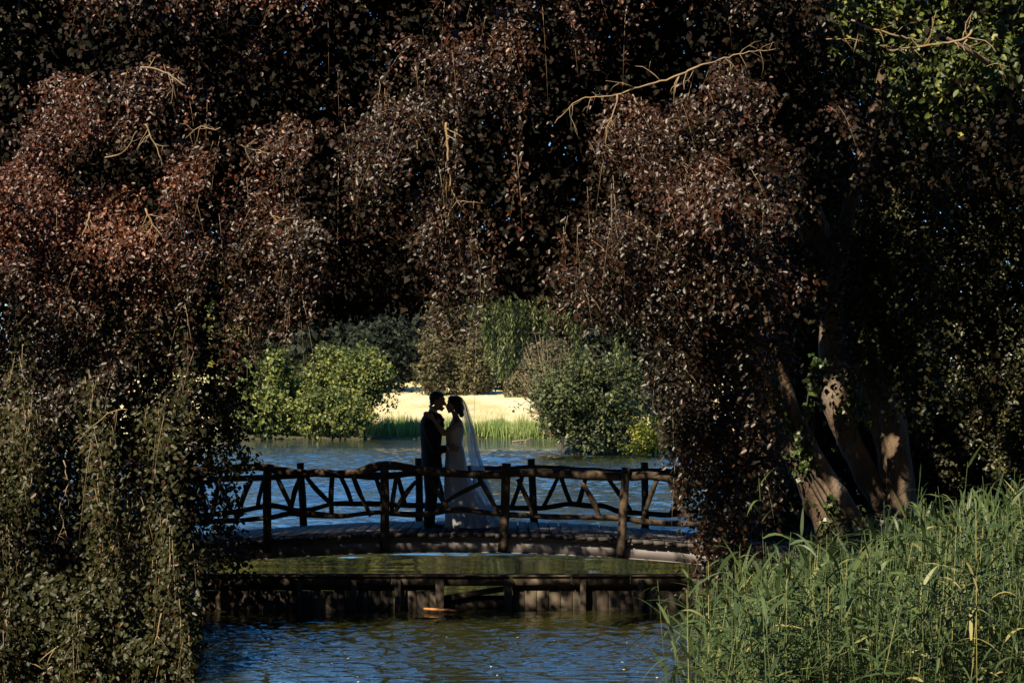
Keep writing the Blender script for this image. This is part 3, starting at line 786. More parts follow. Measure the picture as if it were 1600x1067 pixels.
Yg = front_depth(px, py) + 1.3 * (vnoise(np.stack([px / 38., py / 200., px * 0], 1), 1, 69) - .5)
D = sprays(px, py, Yg, 1, .053, (13, 30), (.35, .95), down=True)
def gk(P): return HOR - (P[:, 2] - H) * F / P[:, 1] < gbound(800 + P[:, 0] * F / P[:, 1]) + 30
sel = rng.random(len(D[0])) < .25 * smooth(1.8, 3.2, D[0][:, 2]) + .08
Dc = [d[sel] for d in D[:5]]; Dg = [d[~sel] for d in D[:5]]
add_leaves(crown, Dg, tint_green, keepfun=gk); add_leaves(crown_c, Dc, tint_copper, keepfun=gk)
twigs_mesh(tw, D[6], D[7], D[8] * .7, every=4)
n2 = 620; px = rng.uniform(30, 300, n2); py = rng.uniform(890, 1090, n2)
D = sprays(px, py, front_depth(px, py) - .25 + .5 * rng.random(n2), 1, .062, (8, 15), (.15, .4), lean=rng.normal(0, .5, n2))
add_leaves(crown, D, tint_green, keepfun=gk)
crown.obj('crown', M['greenish'], lb)
crown_c.obj('crown_copper', M['copper'], lb)
crown = G()
px = rng.uniform(-330, 262, 8800); py = rng.uniform(-60, 700, 8800)
P = np.stack([px / 60., py / 60., px * 0], 1)
nz = vnoise(P, 1.0, 11) * .6 + vnoise(P, 2.2, 12) * .4
ok = (nz > .36 + .14 * smooth(560, 700, py) + .22 * smooth(.42, .0, tier(px, py)) + .55 * (1 - dens(px, py)) + .30 * (.5 - vnoise(np.stack([px / 150., py / 120., px * 0], 1), 1.0, 18))) & (px > np.interp(py, [-60, 0, 40, 140, 250, 330], [150, 130, 95, 70, 45, -400]) + 20 * np.sin(py * .09))
px, py = px[ok], py[ok]
D = sprays(px, py, front_depth(px, py), 1)
add_leaves(crown, D, tint_copper)
twigs_mesh(tw, D[6], D[7], D[8], every=7)
crown.obj('crown_top', M['copper'], lb)
o = tw.obj('twigs', M['twig'], lb); tag(o, kind='stuff')
# fringe of silhouetted sprays near the bridge's left end
crown = G()
px = np.r_[rng.uniform(318, 392, 95), rng.uniform(318, 385, 40), rng.uniform(318, 372, 60)]
py = np.r_[rng.uniform(610, 725, 95), rng.uniform(840, 885, 40), rng.uniform(720, 830, 60)]
D = sprays(px, py, rng.uniform(22.5, 24.2, len(px)), 1, .062, (8, 14), (.12, .35), lean=rng.normal(0, .3, len(px)))
add_leaves(crown, D, tint_green)
crown.obj('trailing_sprays', M['greenish'], lb)
def low3(PX, PY, P): return (PX < 318 + 8 * np.sin(PY * .05)) & (P[:, 1] > fr(PX, PY) + .6)
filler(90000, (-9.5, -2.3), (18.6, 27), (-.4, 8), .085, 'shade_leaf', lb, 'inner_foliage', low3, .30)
for args in [((182, 172, 163, 158), (845, 868, 885, 905), 17.8, .015, .006, 31, 7, .25), ((112, 114, 100, 78, 55), (962, 990, 1020, 1045, 1066), 17.6, .016, .012, 32, 9, .35),
             ((252, 247, 240, 232), (958, 985, 1010, 1035), 17.5, .007, .004, 33, 5, .25), ((10, 12, 6, 4), (970, 1000, 1030, 1060), 17.6, .010, .006, 34, 3, .2),
             ((100, 108, 92, 104), (720, 760, 790, 840), 18.2, .006, .004, 35, 4, .2), ((200, 186, 150, 120), (640, 636, 660, 690), 18.3, .006, .003, 36, 5, .2),
             ((5, 25, 50), (445, 425, 418), 19.2, .009, .005, 37, 3, .25), ((290, 292, 300, 296), (960, 985, 1005, 1040), 17.7, .006, .003, 38, 4, .2),
             ((45, 52, 48, 40), (640, 700, 760, 820), 18.4, .007, .004, 39, 4, .25)]:
    hang(args[0], args[1], args[2] + .25, args[3], args[4], args[5], lb, args[6], args[7])

# ---- generic leafy trees
def leafy(name, label, cat, base, crown_c, rad, nleaf, leaf, m, trunk_r, lobes=26, group=None, lobe_r=.42, droop=0., tm='dark_bark', trunk_top=None, seed=1, flatbot=None):
    rs = np.random.default_rng(seed)
    e = empty(name, base, label, cat, group)
    c = np.array(crown_c, float); R_ = np.array(rad, float)
    lc = nrm(rs.normal(size=(lobes, 3))) * (rs.random((lobes, 1)) ** .4) * .72
    lc = c + lc * R_
    lr = R_.mean() * lobe_r * rs.uniform(.6, 1.25, lobes)
    i = rs.integers(0, lobes, nleaf)
    d = nrm(rs.normal(size=(nleaf, 3)))
    rr = lr[i] * rs.beta(6, 1.6, nleaf) * (1 + .25 * (vnoise(d * 3 + lc[i], 1.0, seed) - .5))
    P = lc[i] + d * rr[:, None] * np.minimum(R_ / R_.mean(), 1.4)
    P[:, 2] -= droop * rs.random(nleaf)
    ns_ = max(10, nleaf // 130); sd_ = nrm(rs.normal(size=(ns_, 3)) + np.array([0, 0, .45])); sl = rs.integers(0, lobes, ns_)
    m_ = rs.random(nleaf) < .16; q_ = rs.integers(0, ns_, nleaf); t_ = rs.uniform(.8, 1.75, nleaf)
    sh_ = lc[sl[q_]] + sd_[q_] * (t_ * lr[sl[q_]])[:, None] + rs.normal(0, .035, (nleaf, 3)) * R_.mean() - np.array([0, 0, .12]) * ((t_ - .8) ** 2 * R_.mean())[:, None]
    P[m_] = sh_[m_]
    k = vnoise(P, 2.2 / R_.mean() * 2, seed + 9) > .27
    if flatbot is not None: k &= P[:, 2] > flatbot + rs.random(nleaf) * .15
    P, d = P[k], d[k]; n = len(P)
    no = nrm(d * .7 + rs.normal(0, .55, (n, 3)) + np.array([0, -.1, .35])); ax = nrm(rs.normal(size=(n, 3)) + d * .5 + np.array([0, 0, -.5]))
    L_ = leaf * rs.uniform(.6, 1.3, n)
    g = G(); leaf_geo(g, P, ax, no, L_, L_ * .7, np.clip(rs.beta(1.8, 1.8, n) * .8 + .3 * (vnoise(P, .9 / R_.mean() * 3, seed + 3) - .4), 0, 1), shape='kite')
    g.obj('crown', M[m], e)
    b = np.array(base, float)
    top = c + np.array([0, 0, R_[2] * .4])
    tg = G(); add_tube(tg, [b - [0, 0, .3], b + (top - b) * .35 + [rs.normal(0, .1), 0, 0], b + (top - b) * .7, top], [trunk_r, trunk_r * .8, trunk_r * .5, trunk_r * .2], sides=8, step=max(.3, trunk_r), rough=.12)
    for q in range(min(7, lobes)):
        s = b + (top - b) * rs.uniform(.25, .75)
        add_tube(tg, [s, (s + lc[q]) / 2 + [0, 0, .1 * R_[2]], lc[q]], [trunk_r * .4, trunk_r * .12], sides=5)
    tg.obj('trunk', M[tm], e)
    return e
def gb(px, Y, z=None):
    x_ = (px - 800) * Y / F
    return (x_, Y, float(ground_h(np.array([x_]), np.array([float(Y)]))[0]) if z is None else z)
def zc(py, Y): return H - (py - HOR) * Y / F
def bush(name, label, cat, px, pyt, pyb, hw, Y, n, leaf, m, seed, group=None, lobes=24, tr=.09, **k):
    b = gb(px, Y); zt = zc(pyt, Y); zb = zc(pyb, Y)
    return leafy(name, label, cat, b, (b[0], Y, (zt + zb) / 2), (hw * Y / F, hw * Y / F * .8, (zt - zb) / 2 * 1.0), n, leaf, m, tr, lobes, group, seed=seed, **k)

# far left shore, sunlit maples
GRP = 'sunlit maples on the far left shore'
bush('maple_bush', 'low rounded green maple bush at the far left water edge', 'bush', 415, 605, 694, 60, 151, 7000, .34, 'maple', 101, GRP, flatbot=LAKE + .1, lobe_r=.3, lobes=40)
bush('maple_tree', 'slender young maple with a thin tall leafy top beside the low bush', 'tree', 436, 515, 650, 24, 156, 2600, .34, 'maple', 102, GRP, lobe_r=.4, lobes=24)
bush('maple_bush', 'dense sunlit maple bush dipping its branches into the lake left of the meadow', 'bush', 518, 600, 694, 76, 150, 14000, .27, 'maple', 103, GRP, flatbot=LAKE + .1, lobe_r=.26, lobes=60)
bush('maple_tree', 'taller maple with a pointed green top rising behind the dense bush', 'tree', 512, 518, 660, 46, 156, 6500, .28, 'maple', 104, GRP, lobe_r=.34, lobes=34)
bush('maple_tree', 'yellow green maple overhanging the left edge of the golden meadow', 'tree', 572, 530, 640, 62, 153, 10000, .28, 'maple', 105, GRP, lobe_r=.28, droop=1.0, lobes=44)
bush('maple_tree', 'dark maple at the far left bank, half hidden by the hanging leaves', 'tree', 370, 540, 690, 60, 158, 4200, .36, 'maple', 106, GRP, lobe_r=.4)
bush('maple_tree', 'maple filling the gap between the low bush and the dense bush', 'tree', 462, 565, 690, 56, 158, 5600, .36, 'maple', 107, GRP, lobe_r=.34, lobes=34)
# belt behind the meadow
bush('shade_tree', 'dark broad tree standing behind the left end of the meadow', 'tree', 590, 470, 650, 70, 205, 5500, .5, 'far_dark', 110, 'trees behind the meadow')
bush('olive_shrub', 'yellowish olive shrub in the gap above the meadow', 'shrub', 680, 505, 640, 34, 200, 4200, .36, 'olive', 111, 'shrubs behind the meadow')
bush('olive_shrub', 'brown olive shrub directly behind the couple above the meadow', 'shrub', 735, 515, 642, 46, 201, 5600, .36, 'olive', 112, 'shrubs behind the meadow')
bush('olive_tree', 'tall olive brown tree behind the shrubs at the centre of the clearing', 'tree', 705, 440, 640, 56, 212, 5600, .42, 'olive', 113, 'trees behind the meadow')
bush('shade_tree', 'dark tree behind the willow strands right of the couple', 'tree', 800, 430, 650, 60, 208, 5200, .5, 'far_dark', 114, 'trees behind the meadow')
bush('olive_shrub', 'low grey brown shrub at the right end of the meadow', 'shrub', 822, 560, 642, 40, 198, 3600, .36, 'olive', 115, 'shrubs behind the meadow')
bush('olive_tree', 'pale olive tree behind the big lakeside shrub', 'tree', 880, 500, 660, 60, 150, 6500, .32, 'olive', 116, 'trees behind the meadow')
for i, (px, w_) in enumerate([(470, 'under the leftmost woodland trees'), (600, 'left of the tall olive tree'), (730, 'behind the brown olive shrub'), (860, 'behind the twiggy shrub'), (990, 'behind the sage green shrub')]):
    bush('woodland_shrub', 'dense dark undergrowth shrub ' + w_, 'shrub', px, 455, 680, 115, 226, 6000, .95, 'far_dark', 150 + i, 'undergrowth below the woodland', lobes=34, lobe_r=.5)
WL = ['tall woodland tree behind the leftmost maples', 'tall woodland tree rising behind the slender young maple', 'broad woodland tree left of the olive tree, behind the maples',
      'woodland tree directly behind the tall olive tree', 'woodland tree behind the willow strands', 'woodland tree behind the twiggy shrub', 'woodland tree behind the big lakeside shrub',
      'woodland tree hidden behind the copper leaves over the bridge end', 'woodland tree beyond the beech trunks on the right', 'woodland tree at the far left, beyond the bronze beech']
for i, (px, top, hw, Y) in enumerate([(300, 350, 130, 240), (420, 310, 130, 235), (540, 335, 120, 245), (660, 300, 130, 250), (770, 345, 130, 240), (890, 315, 130, 245), (1010, 350, 130, 235), (1130, 325, 130, 240), (1270, 350, 140, 240), (150, 330, 140, 240)]):
    bush('woodland_tree', WL[i], 'tree', px, top, 640, hw, Y, 4600, 1.5, 'woodland', 120 + i, 'tall woodland trees behind the lake', lobes=26, tr=.5, lobe_r=.5)
bush('olive_shrub', 'olive shrub behind the right flank of the big lakeside shrub', 'shrub', 1035, 560, 670, 60, 125, 6000, .25, 'olive', 117, 'shrubs behind the meadow')
# trees and shrubs added out of view to keep skylight off pool and bridge
BL = ['tall wood tree behind the viewpoint, westmost of the row', 'tall wood tree behind the viewpoint, second from the west', 'tall wood tree behind the viewpoint, third from the west', 'tall wood tree straight behind the viewpoint',
      'tall wood tree behind the viewpoint, third from the east', 'tall wood tree behind the viewpoint, second from the east', 'tall wood tree behind the viewpoint, eastmost of the row', 'broad tree on the west bank beside the viewpoint', 'very tall tree on the east bank beside the viewpoint', 'broad tree further along the east bank']
for i, (bx, by, bh, br) in enumerate([(-36, -8, 22, 8), (-25, -13, 22, 8), (-14, -16, 22, 8), (-3, -17, 23, 8), (8, -16, 25, 8), (18, -10, 27, 8), (25, -1, 27, 8), (-22, 8, 14, 7), (18, 9, 24, 7.5), (20, 22, 18, 7)]):
    leafy('bank_tree', BL[i], 'tree', (bx, by, .4), (bx, by, bh * .5 + .8), (br, br * .8, bh * .5), 3400, 2.1, 'far_dark', .5, 30, 'wood behind the viewpoint', lobe_r=.6, seed=160 + i)
for i, bx in enumerate((-40, -28, -17, -7, 3, 13, 24)):  # low growth added out of view against skylight beneath the crowns
    leafy('bank_shrub', 'dark undergrowth shrub behind the viewpoint, number %s from the west' % ['one', 'two', 'three', 'four', 'five', 'six', 'seven'][i], 'shrub', (bx, -11 + .02 * bx * bx * .4, .4), (bx, -11 + .008 * bx * bx, 2.6), (7.5, 2.5, 3.4), 2600, 1.0, 'far_dark', .15, 26, 'undergrowth behind the viewpoint', lobe_r=.7, seed=180 + i)
# right lakeside
bush('lakeside_shrub', 'big rounded grey green shrub overhanging the lake right of the couple', 'shrub', 918, 545, 716, 98, 100, 17000, .21, 'privet', 140, None, lobes=34, flatbot=LAKE + .05)
bush('lakeside_shrub', 'taller sage green shrub joined behind the big rounded one', 'shrub', 972, 535, 700, 58, 102, 8500, .19, 'privet', 141, None)
bush('yellow_shrub', 'bright yellow green shrub at the water edge under the copper leaves', 'shrub', 1020, 652, 714, 58, 98, 5600, .17, 'yellow', 142, None, lobes=20, flatbot=LAKE + .03)
tws = bush('twiggy_shrub', 'thin shrub of pale bare twigs with few leaves above the meadow', 'shrub', 880, 515, 670, 66, 106, 7500, .17, 'olive', 143, None)
g = G()
for q in range(46):
    a = gb(862, 106); b = np.array(a) + [0, 0, 1.5]
    t = at(862 + rng.uniform(-62, 62), rng.uniform(515, 640), 106 + rng.uniform(-1.5, 1.5))
    bare_branch(g, [b, (b + t) / 2 + [0, 0, .5], t], .035, .012, 300 + q, 4, 1.0, sides=4)
g.obj('bare_twigs', M['twig'], tws)

# willow with hanging strands
wil = empty('weeping_willow', gb(1090, 92, -.1), 'weeping willow trailing long dark green strands above the lake', 'tree')
g = G(); gt = G()
for q in range(230):
    a = 735 + 250 * rng.random() ** .8; 
    topz = rng.uniform(400, 470); botz = 455 + 110 * vnoise(np.array([[a / 22., 0, 3.0]]), 1, 71)[0] + rng.uniform(0, 35)
    Yq = 88 + rng.uniform(-2.5, 2.5)
    n = int(max(20, (botz - topz) * 1.1))
    z = np.linspace(zc(topz, Yq), zc(botz, Yq), n)
    xw = (a - 800) * Yq / F + .25 * np.sin(z * .9 + q) * .4
    P = np.stack([xw + rng.normal(0, .05, n), np.full(n, Yq) + rng.normal(0, .05, n), z], 1)
    ax = nrm(np.stack([rng.normal(0, .5, n), rng.normal(0, .4, n), -np.ones(n)], 1)); L_ = rng.uniform(.16, .28, n)
    leaf_geo(g, P, ax, nrm(rng.normal(size=(n, 3)) + [0, -.8, .2]), L_, L_ * .26, rng.random(n), shape='kite')
    add_tube(gt, P[::8], [.012, .006], sides=3)
g.obj('strands', M['willow'], wil); gt.obj('stems', M['willow'], wil)
N = 9000
P = np.stack([rng.normal(5, 3.2, N), 90 + rng.normal(0, 2.5, N), rng.normal(10.2, 1.6, N)], 1); P = P[P[:, 2] > 6.5]; n = len(P)
g = G(); L_ = rng.uniform(.2, .4, n); leaf_geo(g, P, nrm(rdir(n) + [0, 0, -1.2]), rdir(n), L_, L_ * .3, rng.random(n), shape='kite'); g.obj('crown', M['willow'], wil)
b = np.array(gb(1110, 92, -.1)); g = G()
add_tube(g, [b - [0, 0, .3], b + [-.3, 0, 3], b + [-.8, 0, 6.5], b + [-1.5, -1, 9.5]], [.45, .35, .3, .15], sides=10, step=.5, rough=.1)
for q in range(6): add_tube(g, [b + [-.8, 0, 6], b + [rng.uniform(-5, 2), -1, 9], b + [rng.uniform(-9, -2), -3, 10.5]], [.16, .05], sides=6)
g.obj('trunk', M['dark_bark'], wil)

# top right linden, right hanging greenery, top left tree
lin = empty('linden_tree', (8.9, 25.5, .45), 'linden with yellow green leaves and a bare bough filling the top right corner', 'tree')
trunk('trunk', [(8.9, 25.5, .2), (8.8, 25.4, 3), (8.2, 24.9, 6), (7.4, 24.2, 9)], [.4, .33, .26, .12], lin, seed=30, mt='dark_bark')
trunk('limb', [(8.4, 25, 5.2), at(1600, 130, 22.5), at(1530, 90, 22), at(1480, 60, 21.8)], [.1, .05, .03, .02], lin, sides=8, seed=31)
crown = G()
N = 3600; px = rng.uniform(1270, 1900, N); py = rng.uniform(-330, 260, N)
nz = vnoise(np.stack([px / 50., py / 40., px * 0], 1), 1, 81) * .6 + vnoise(np.stack([px / 22., py / 22., px * 0], 1), 1, 82) * .4
ok = (nz > .42) & (py < np.interp(px, [1270, 1330, 1400, 1450, 1500, 1560, 1900], [20, 40, 120, 170, 150, 90, 110])) & (px > 1270 + .3 * np.maximum(0, 100 - py))
px, py = px[ok], py[ok]
D = sprays(px, py, 21.4 + 1.5 * vnoise(np.stack([px / 90., py / 90., px * 0], 1), 1, 83) + .003 * (200 - py), 1, .075, (9, 16), (.25, .5), lean=rng.normal(-.2, .5, len(px)))
add_leaves(crown, D, lambda p: np.clip(rng.beta(1.5, 2.2, len(p)) + .25 * (vnoise(p, 1.4, 84) - .3), 0, 1))
crown.obj('crown', M['linden'], lin)
for args in [((1331, 1350, 1369, 1400, 1440), (32, 42, 47, 56, 64), 21.0, .012, .010, 41, 7, .3), ((1388, 1415, 1440, 1477, 1511, 1519), (80, 76, 73, 68, 62, 47), 21.0, .009, .014, 42, 10, .35),
             ((1511, 1506, 1518), (62, 70, 78), 20.95, .012, .005, 43, 3, .2), ((1540, 1555, 1578), (105, 98, 106), 21.2, .006, .003, 44, 3, .2), ((1290, 1330, 1390), (62, 60, 75), 21.2, .006, .004, 45, 7, .25)]:
    hang(args[0], args[1], args[2] - .15, args[3], args[4], args[5], lin, args[6], args[7])

cyp = empty('evergreen_tree', (7.2, 30, .5), 'dark evergreen with hanging sprays behind the trunks on the right bank', 'tree')
trunk('trunk', [(7.2, 30, .2), (7.2, 30.1, 4), (7.0, 30, 9)], [.3, .25, .12], cyp, seed=33, mt='dark_bark')
crown = G()
N = 9500; px = rng.uniform(1190, 1900, N); py = rng.uniform(120, 830, N)
nz = vnoise(np.stack([px / 34., py / 80., px * 0], 1), 1, 91) * .6 + vnoise(np.stack([px / 14., py / 30., px * 0], 1), 1, 92) * .4
ok = (nz > .50) & ~((px < 1260) & (py < 500)) & (py < 800)
px, py = px[ok], py[ok]
D = sprays(px, py, 28.8 + 1.0 * vnoise(np.stack([px / 70., py / 200., px * 0], 1), 1, 93), 1, .055, (9, 16), (.25, .6), lean=rng.normal(0, .15, len(px)))
add_leaves(crown, D, lambda p: np.clip(rng.beta(1.3, 3., len(p)), 0, 1))
crown.obj('crown', M['yew'], cyp)
crown = G(); N = 1500; px = np.r_[rng.uniform(1325, 1470, N), rng.uniform(1215, 1290, 250)]; py = np.r_[rng.uniform(150, 620, N), rng.uniform(330, 520, 250)]
nz = vnoise(np.stack([px / 30., py / 50., px * 0], 1), 1, 97); ok = nz > .5; px, py = px[ok], py[ok]
D = sprays(px, py, 25.6 + .6 * rng.random(len(px)), 1, .06, (9, 16), (.25, .5), lean=rng.normal(0, .2, len(px)))
add_leaves(crown, D, lambda p: np.clip(rng.beta(1.3, 3., len(p)), 0, 1)); crown.obj('hanging_sprays', M['greenish'], beech)
def low4(PX, PY, P): return (PX > 1150) & (PY < 860) & (P[:, 1] > 29.6)
filler(105000, (3.2, 11.5), (29.6, 32.5), (-.2, 8.8), .14, 'dark_green', cyp, 'inner_foliage', low4, .05)

lt = empty('yellowing_tree', (-8.6, 27, .45), 'slim tree with dark trunk and yellowish leaves in the top left corner', 'tree')
trunk('trunk', [at(30, 760, 24), at(28, 500, 24), at(26, 250, 23.6), at(26, 120, 23.6), at(32, -120, 23.8)], [.14, .12, .085, .075, .05], lt, sides=10, seed=35, mt='dark_bark')
trunk('limb', [at(30, 260, 23.5), at(36, 190, 23.4), at(32, 140, 23.3), at(30, 60, 23.3), at(33, -50, 23.3)], [.03, .03, .025, .03, .02], lt, sides=8, seed=36, mt='twig')
crown = G()
N = 1700; px = rng.uniform(-330, 150, N); py = rng.uniform(-200, 330, N)
nz = vnoise(np.stack([px / 40., py / 60., px * 0], 1), 1, 95)
ok = (nz > .40); px, py = px[ok], py[ok]
D = sprays(px, py, 23.0 + rng.uniform(0, 1.5, len(px)), 1, .06, (9, 16), (.25, .5), lean=rng.normal(0, .3, len(px)))
add_leaves(crown, D, lambda p: np.clip(rng.beta(1.3, 2.4, len(p)), 0, 1)); crown.obj('crown', M['yew'], lt)

# ivy on the trunks
def ivy(label, segs, n, w, seed, spread=.12):
    rs = np.random.default_rng(seed)
    g = G(); e = empty('ivy_plant', segs[0][0], label, 'ivy', 'ivy climbing the beech trunks')
    st = G()
    P = []
    for s, (a, b) in enumerate(segs):
        t = rs.random(n); c = np.array(a) + (np.array(b) - np.array(a)) * t[:, None]
        an = rs.uniform(math.pi * 1.05, math.pi * 1.95, n)
        P.append(c + np.stack([np.cos(an) * w, np.sin(an) * w, rs.normal(0, .05, n)], 1) * (1 + spread * rs.random(n))[:, None])
    P = np.concatenate(P)
    P = P[vnoise(P, 4.5, seed) * .6 + vnoise(P, 9, seed + 1) * .4 > .57]; n = len(P)
    L_ = rs.uniform(.045, .085, n)
    leaf_geo(g, P, nrm(rs.normal(0, .5, (n, 3)) + [0, -.2, -1]), nrm(rs.normal(0, .45, (n, 3)) + [-.1, -1, .4]), L_, L_ * .95, rs.random(n), shape='kite')
    g.obj('ivy_leaves', M['ivy'], e)
    for q in range(3):
        pts = [np.array(segs[0][0]) + [rs.uniform(-w, w) * .5, -w * .95, 0]] + [np.array(b) + [rs.uniform(-w, w) * .6, -w * .95, 0] for a, b in segs]
        add_tube(st, pts, [.012, .006], sides=5, step=.1)
    st.obj('ivy_stem', M['dark_bark'], e)
ivy('ivy climbing the slanting left trunk of the beech above the reeds', [(at(1310, 850, 26.55), at(1282, 770, 26.5)), (at(1282, 770, 26.5), at(1245, 700, 26.45)), (at(1245, 700, 26.45), at(1210, 600, 26.4))], 520, .2, 401)
ivy('ivy hanging beside the upright middle trunk of the beech', [(at(1262, 700, 26.3), at(1265, 640, 26.25)), (at(1265, 640, 26.25), at(1275, 560, 26.3))], 420, .12, 402, .8)
ivy('ivy wrapped round the upper part of the thick upright trunk', [(at(1330, 690, 26.9), at(1340, 560, 26.85)), (at(1340, 560, 26.85), at(1320, 480, 26.85))], 420, .26, 403)

# ------------------------------------------------------------------ reeds and waterside plants
def blade(g, base, d, L_, w, bend, tint, segs=5):
    """arching blade(s): arrays"""
    n = len(base)
    t = np.linspace(0, 1, segs + 1)
    side = nrm(np.cross(d, np.array([0, 0, 1.0]) + rng.normal(0, .3, (n, 3))))
    V = []
    for k, tk in enumerate(t):
        c = base + d * (L_ * tk)[:, None] + np.array([0, 0, -1.0]) * (bend * L_ * tk ** 2)[:, None]
        ww = w * (min(1, .45 + tk * 3) * (1 - tk ** 2.2) + .03)
        V.append(c + side * ww[:, None] * .5); V.append(c - side * ww[:, None] * .5)
    V = np.stack(V, 1).reshape(-1, 3)
    m = 2 * (segs + 1)
    i = np.arange(n)[:, None] * m
    Fq = np.concatenate([i + np.array([[2 * k, 2 * k + 1, 2 * k + 3, 2 * k + 2]]) for k in range(segs)])
    g.add(V, Fq, np.tile(tint, segs))

def reed_stalks(g, gs, X, Y, Z0, Ht, nl=11, leafL=(.24, .54)):
    n = len(X); own = rng.normal(0, .16, n) + .35 * (rng.random(n) < .05)
    base = np.stack([X, Y, Z0], 1)
    lean = np.stack([rng.normal(.03, .10, n), rng.normal(-.02, .08, n), np.ones(n)], 1)
    top = base + lean * Ht[:, None]
    for i in range(n):
        mid = (base[i] + top[i]) / 2 + rng.normal(0, .02, 3)
        add_tube(gs, [base[i], mid, top[i]], [.0045, .002], sides=3, tint=rng.uniform(.4, 1))
    for k in range(nl):
        f = .22 + .78 * (k + rng.random(n) * .8) / nl
        P = base + (top - base) * f[:, None]
        az = rng.uniform(0, 2 * math.pi, n)
        el = rng.uniform(.0, 1.2, n) * (.6 + .5 * f)
        d = nrm(np.stack([np.cos(az) * np.cos(el), np.sin(az) * np.cos(el), np.sin(el)], 1))
        L_ = rng.uniform(*leafL, n) * (1.1 - .35 * f)
        blade(g, P, d, L_, rng.uniform(.014, .033, n), rng.uniform(.10, .85, n), np.clip(.25 + .5 * rng.beta(2, 2.2, n) + own + .3 * (rng.random(n) < .05), 0, 1))
g = G(); gs = G()
N = 1650
Y = rng.uniform(12.5, 22.5, N); PXs = rng.uniform(1060, 1720, N)
X = (PXs - 800) * Y / F
topy = np.interp(PXs, [1060, 1130, 1200, 1300, 1380, 1450, 1500, 1600, 1720], [960, 905, 875, 880, 842, 800, 785, 780, 775]) + 24 * rng.normal(size=N) + 25 * vnoise(np.stack([PXs / 30., Y, Y * 0], 1), 1, 5) * 1.2
topz = H - (topy - HOR) * Y / F
z0 = np.where(Y > 20, .1, POOL - .05) + 0 * Y
Ht = topz - z0
ok = (Ht > .5) & (Ht < 2.4) & (X > np.interp(Y, [12, 22], [1.1, 1.95]))
keep = vnoise(np.stack([X * 1.6, Y * 1.1, Y * 0], 1), 1, 7) > .36
ok &= keep
keep = rng.random(N) < np.interp(PXs, [1060, 1150, 1250, 1700], [.3, .8, 1, 1]); ok &= keep
reed_stalks(g, gs, X[ok], Y[ok], z0[ok], Ht[ok])
o = g.obj('reeds', M['reed']); tag(o, 'dense bed of tall green reeds filling the bottom right bank', 'reeds', kind='stuff')
gs.f4 and tag(gs.obj('reed_stems', M['reed']), 'thin stems within the dense reed bed at the bottom right', 'reeds', kind='stuff')
# single reeds that stand clear of the bed
singles = [(1046, 905, 16.0, 'lone reed farthest out in the pool, left of the reed bed'), (1060, 945, 15.2, 'short reed low in the pool at the left tip of the bed'),
           (1078, 878, 17.0, 'tall thin reed crossing the end of the weir'), (1092, 1000, 14.6, 'short yellowish reed in front of the hanging copper leaves'),
           (1204, 745, 17.5, 'very tall upright reed rising above the bridge end against the copper leaves'), (1148, 850, 17.0, 'reed with long arching leaves beside the lowest copper spray'),
           (1497, 720, 16.5, 'tallest reed with feathery leaves on the right against the dark trees'), (1415, 745, 17.0, 'slim reed standing in front of the pale trunk'),
           (1565, 730, 16.0, 'tall reed with leaves blown sideways near the right edge')]
for (p, q, Yr, lab) in singles:
    z_ = POOL if Yr < 20 else .1
    b = ((p - 800) * Yr / F, Yr, z_)
    e = empty('reed', b, lab, 'reed', 'reeds standing clear of the bed')
    g = G(); gs = G(); top = zc(q, Yr)
    reed_stalks(g, gs, np.array([b[0]]), np.array([Yr]), np.array([z_]), np.array([top - z_]), nl=12, leafL=(.28, .5))
    gs.obj('stem', M['reed'], e); g.obj('leaves', M['reed'], e)

g = G(); N = 9000
px = rng.uniform(470, 880, N); Y = rng.uniform(156.8, 160.5, N); x_ = (px - 800) * Y / F
cl = vnoise(np.stack([x_ * 1.1, Y * 0, Y * .6], 1), 1, 6)
L_ = (.85 + 1.1 * cl) * rng.uniform(.6, 1.15, N)
z0 = np.maximum(ground_h(x_, Y), LAKE)
d = nrm(np.stack([rng.normal(0, .16, N), rng.normal(0, .1, N), np.ones(N)], 1))
blade(g, np.stack([x_, Y, z0], 1), d, L_, rng.uniform(.04, .08, N), rng.uniform(0, .25, N), np.clip(rng.beta(2, 2, N) * .8 + .5 * (vnoise(np.stack([x_ * .7, Y * 0, Y * 0], 1), 1, 8) - .5), 0, 1), 3)
tag(g.obj('waterside_grass', M['iris']), 'band of tall green and yellow blades along the far water edge', 'grass', kind='stuff')
g = G(); N = 15000
Y = 160 + 45 * rng.random(N) ** 1.3; x_ = rng.uniform(-16, 10, N)
z0 = ground_h(x_, Y)
L_ = rng.uniform(.16, .50, N) * (.5 + vnoise(np.stack([x_ * .5, Y * .3, Y * 0], 1), 1, 9))
blade(g, np.stack([x_, Y, z0], 1), nrm(np.stack([rng.normal(0, .4, N), rng.normal(0, .3, N), np.ones(N)], 1)), L_, rng.uniform(.02, .05, N), rng.uniform(0, .4, N), np.clip(rng.random(N) * .6 + .5 * (vnoise(np.stack([x_ * .2, Y * .12, Y * 0], 1), 1, 19) > .68), 0, 1), 2)
tag(g.obj('meadow_grass', M['straw']), 'sun bleached dry grass of the meadow behind the couple', 'grass', kind='stuff')

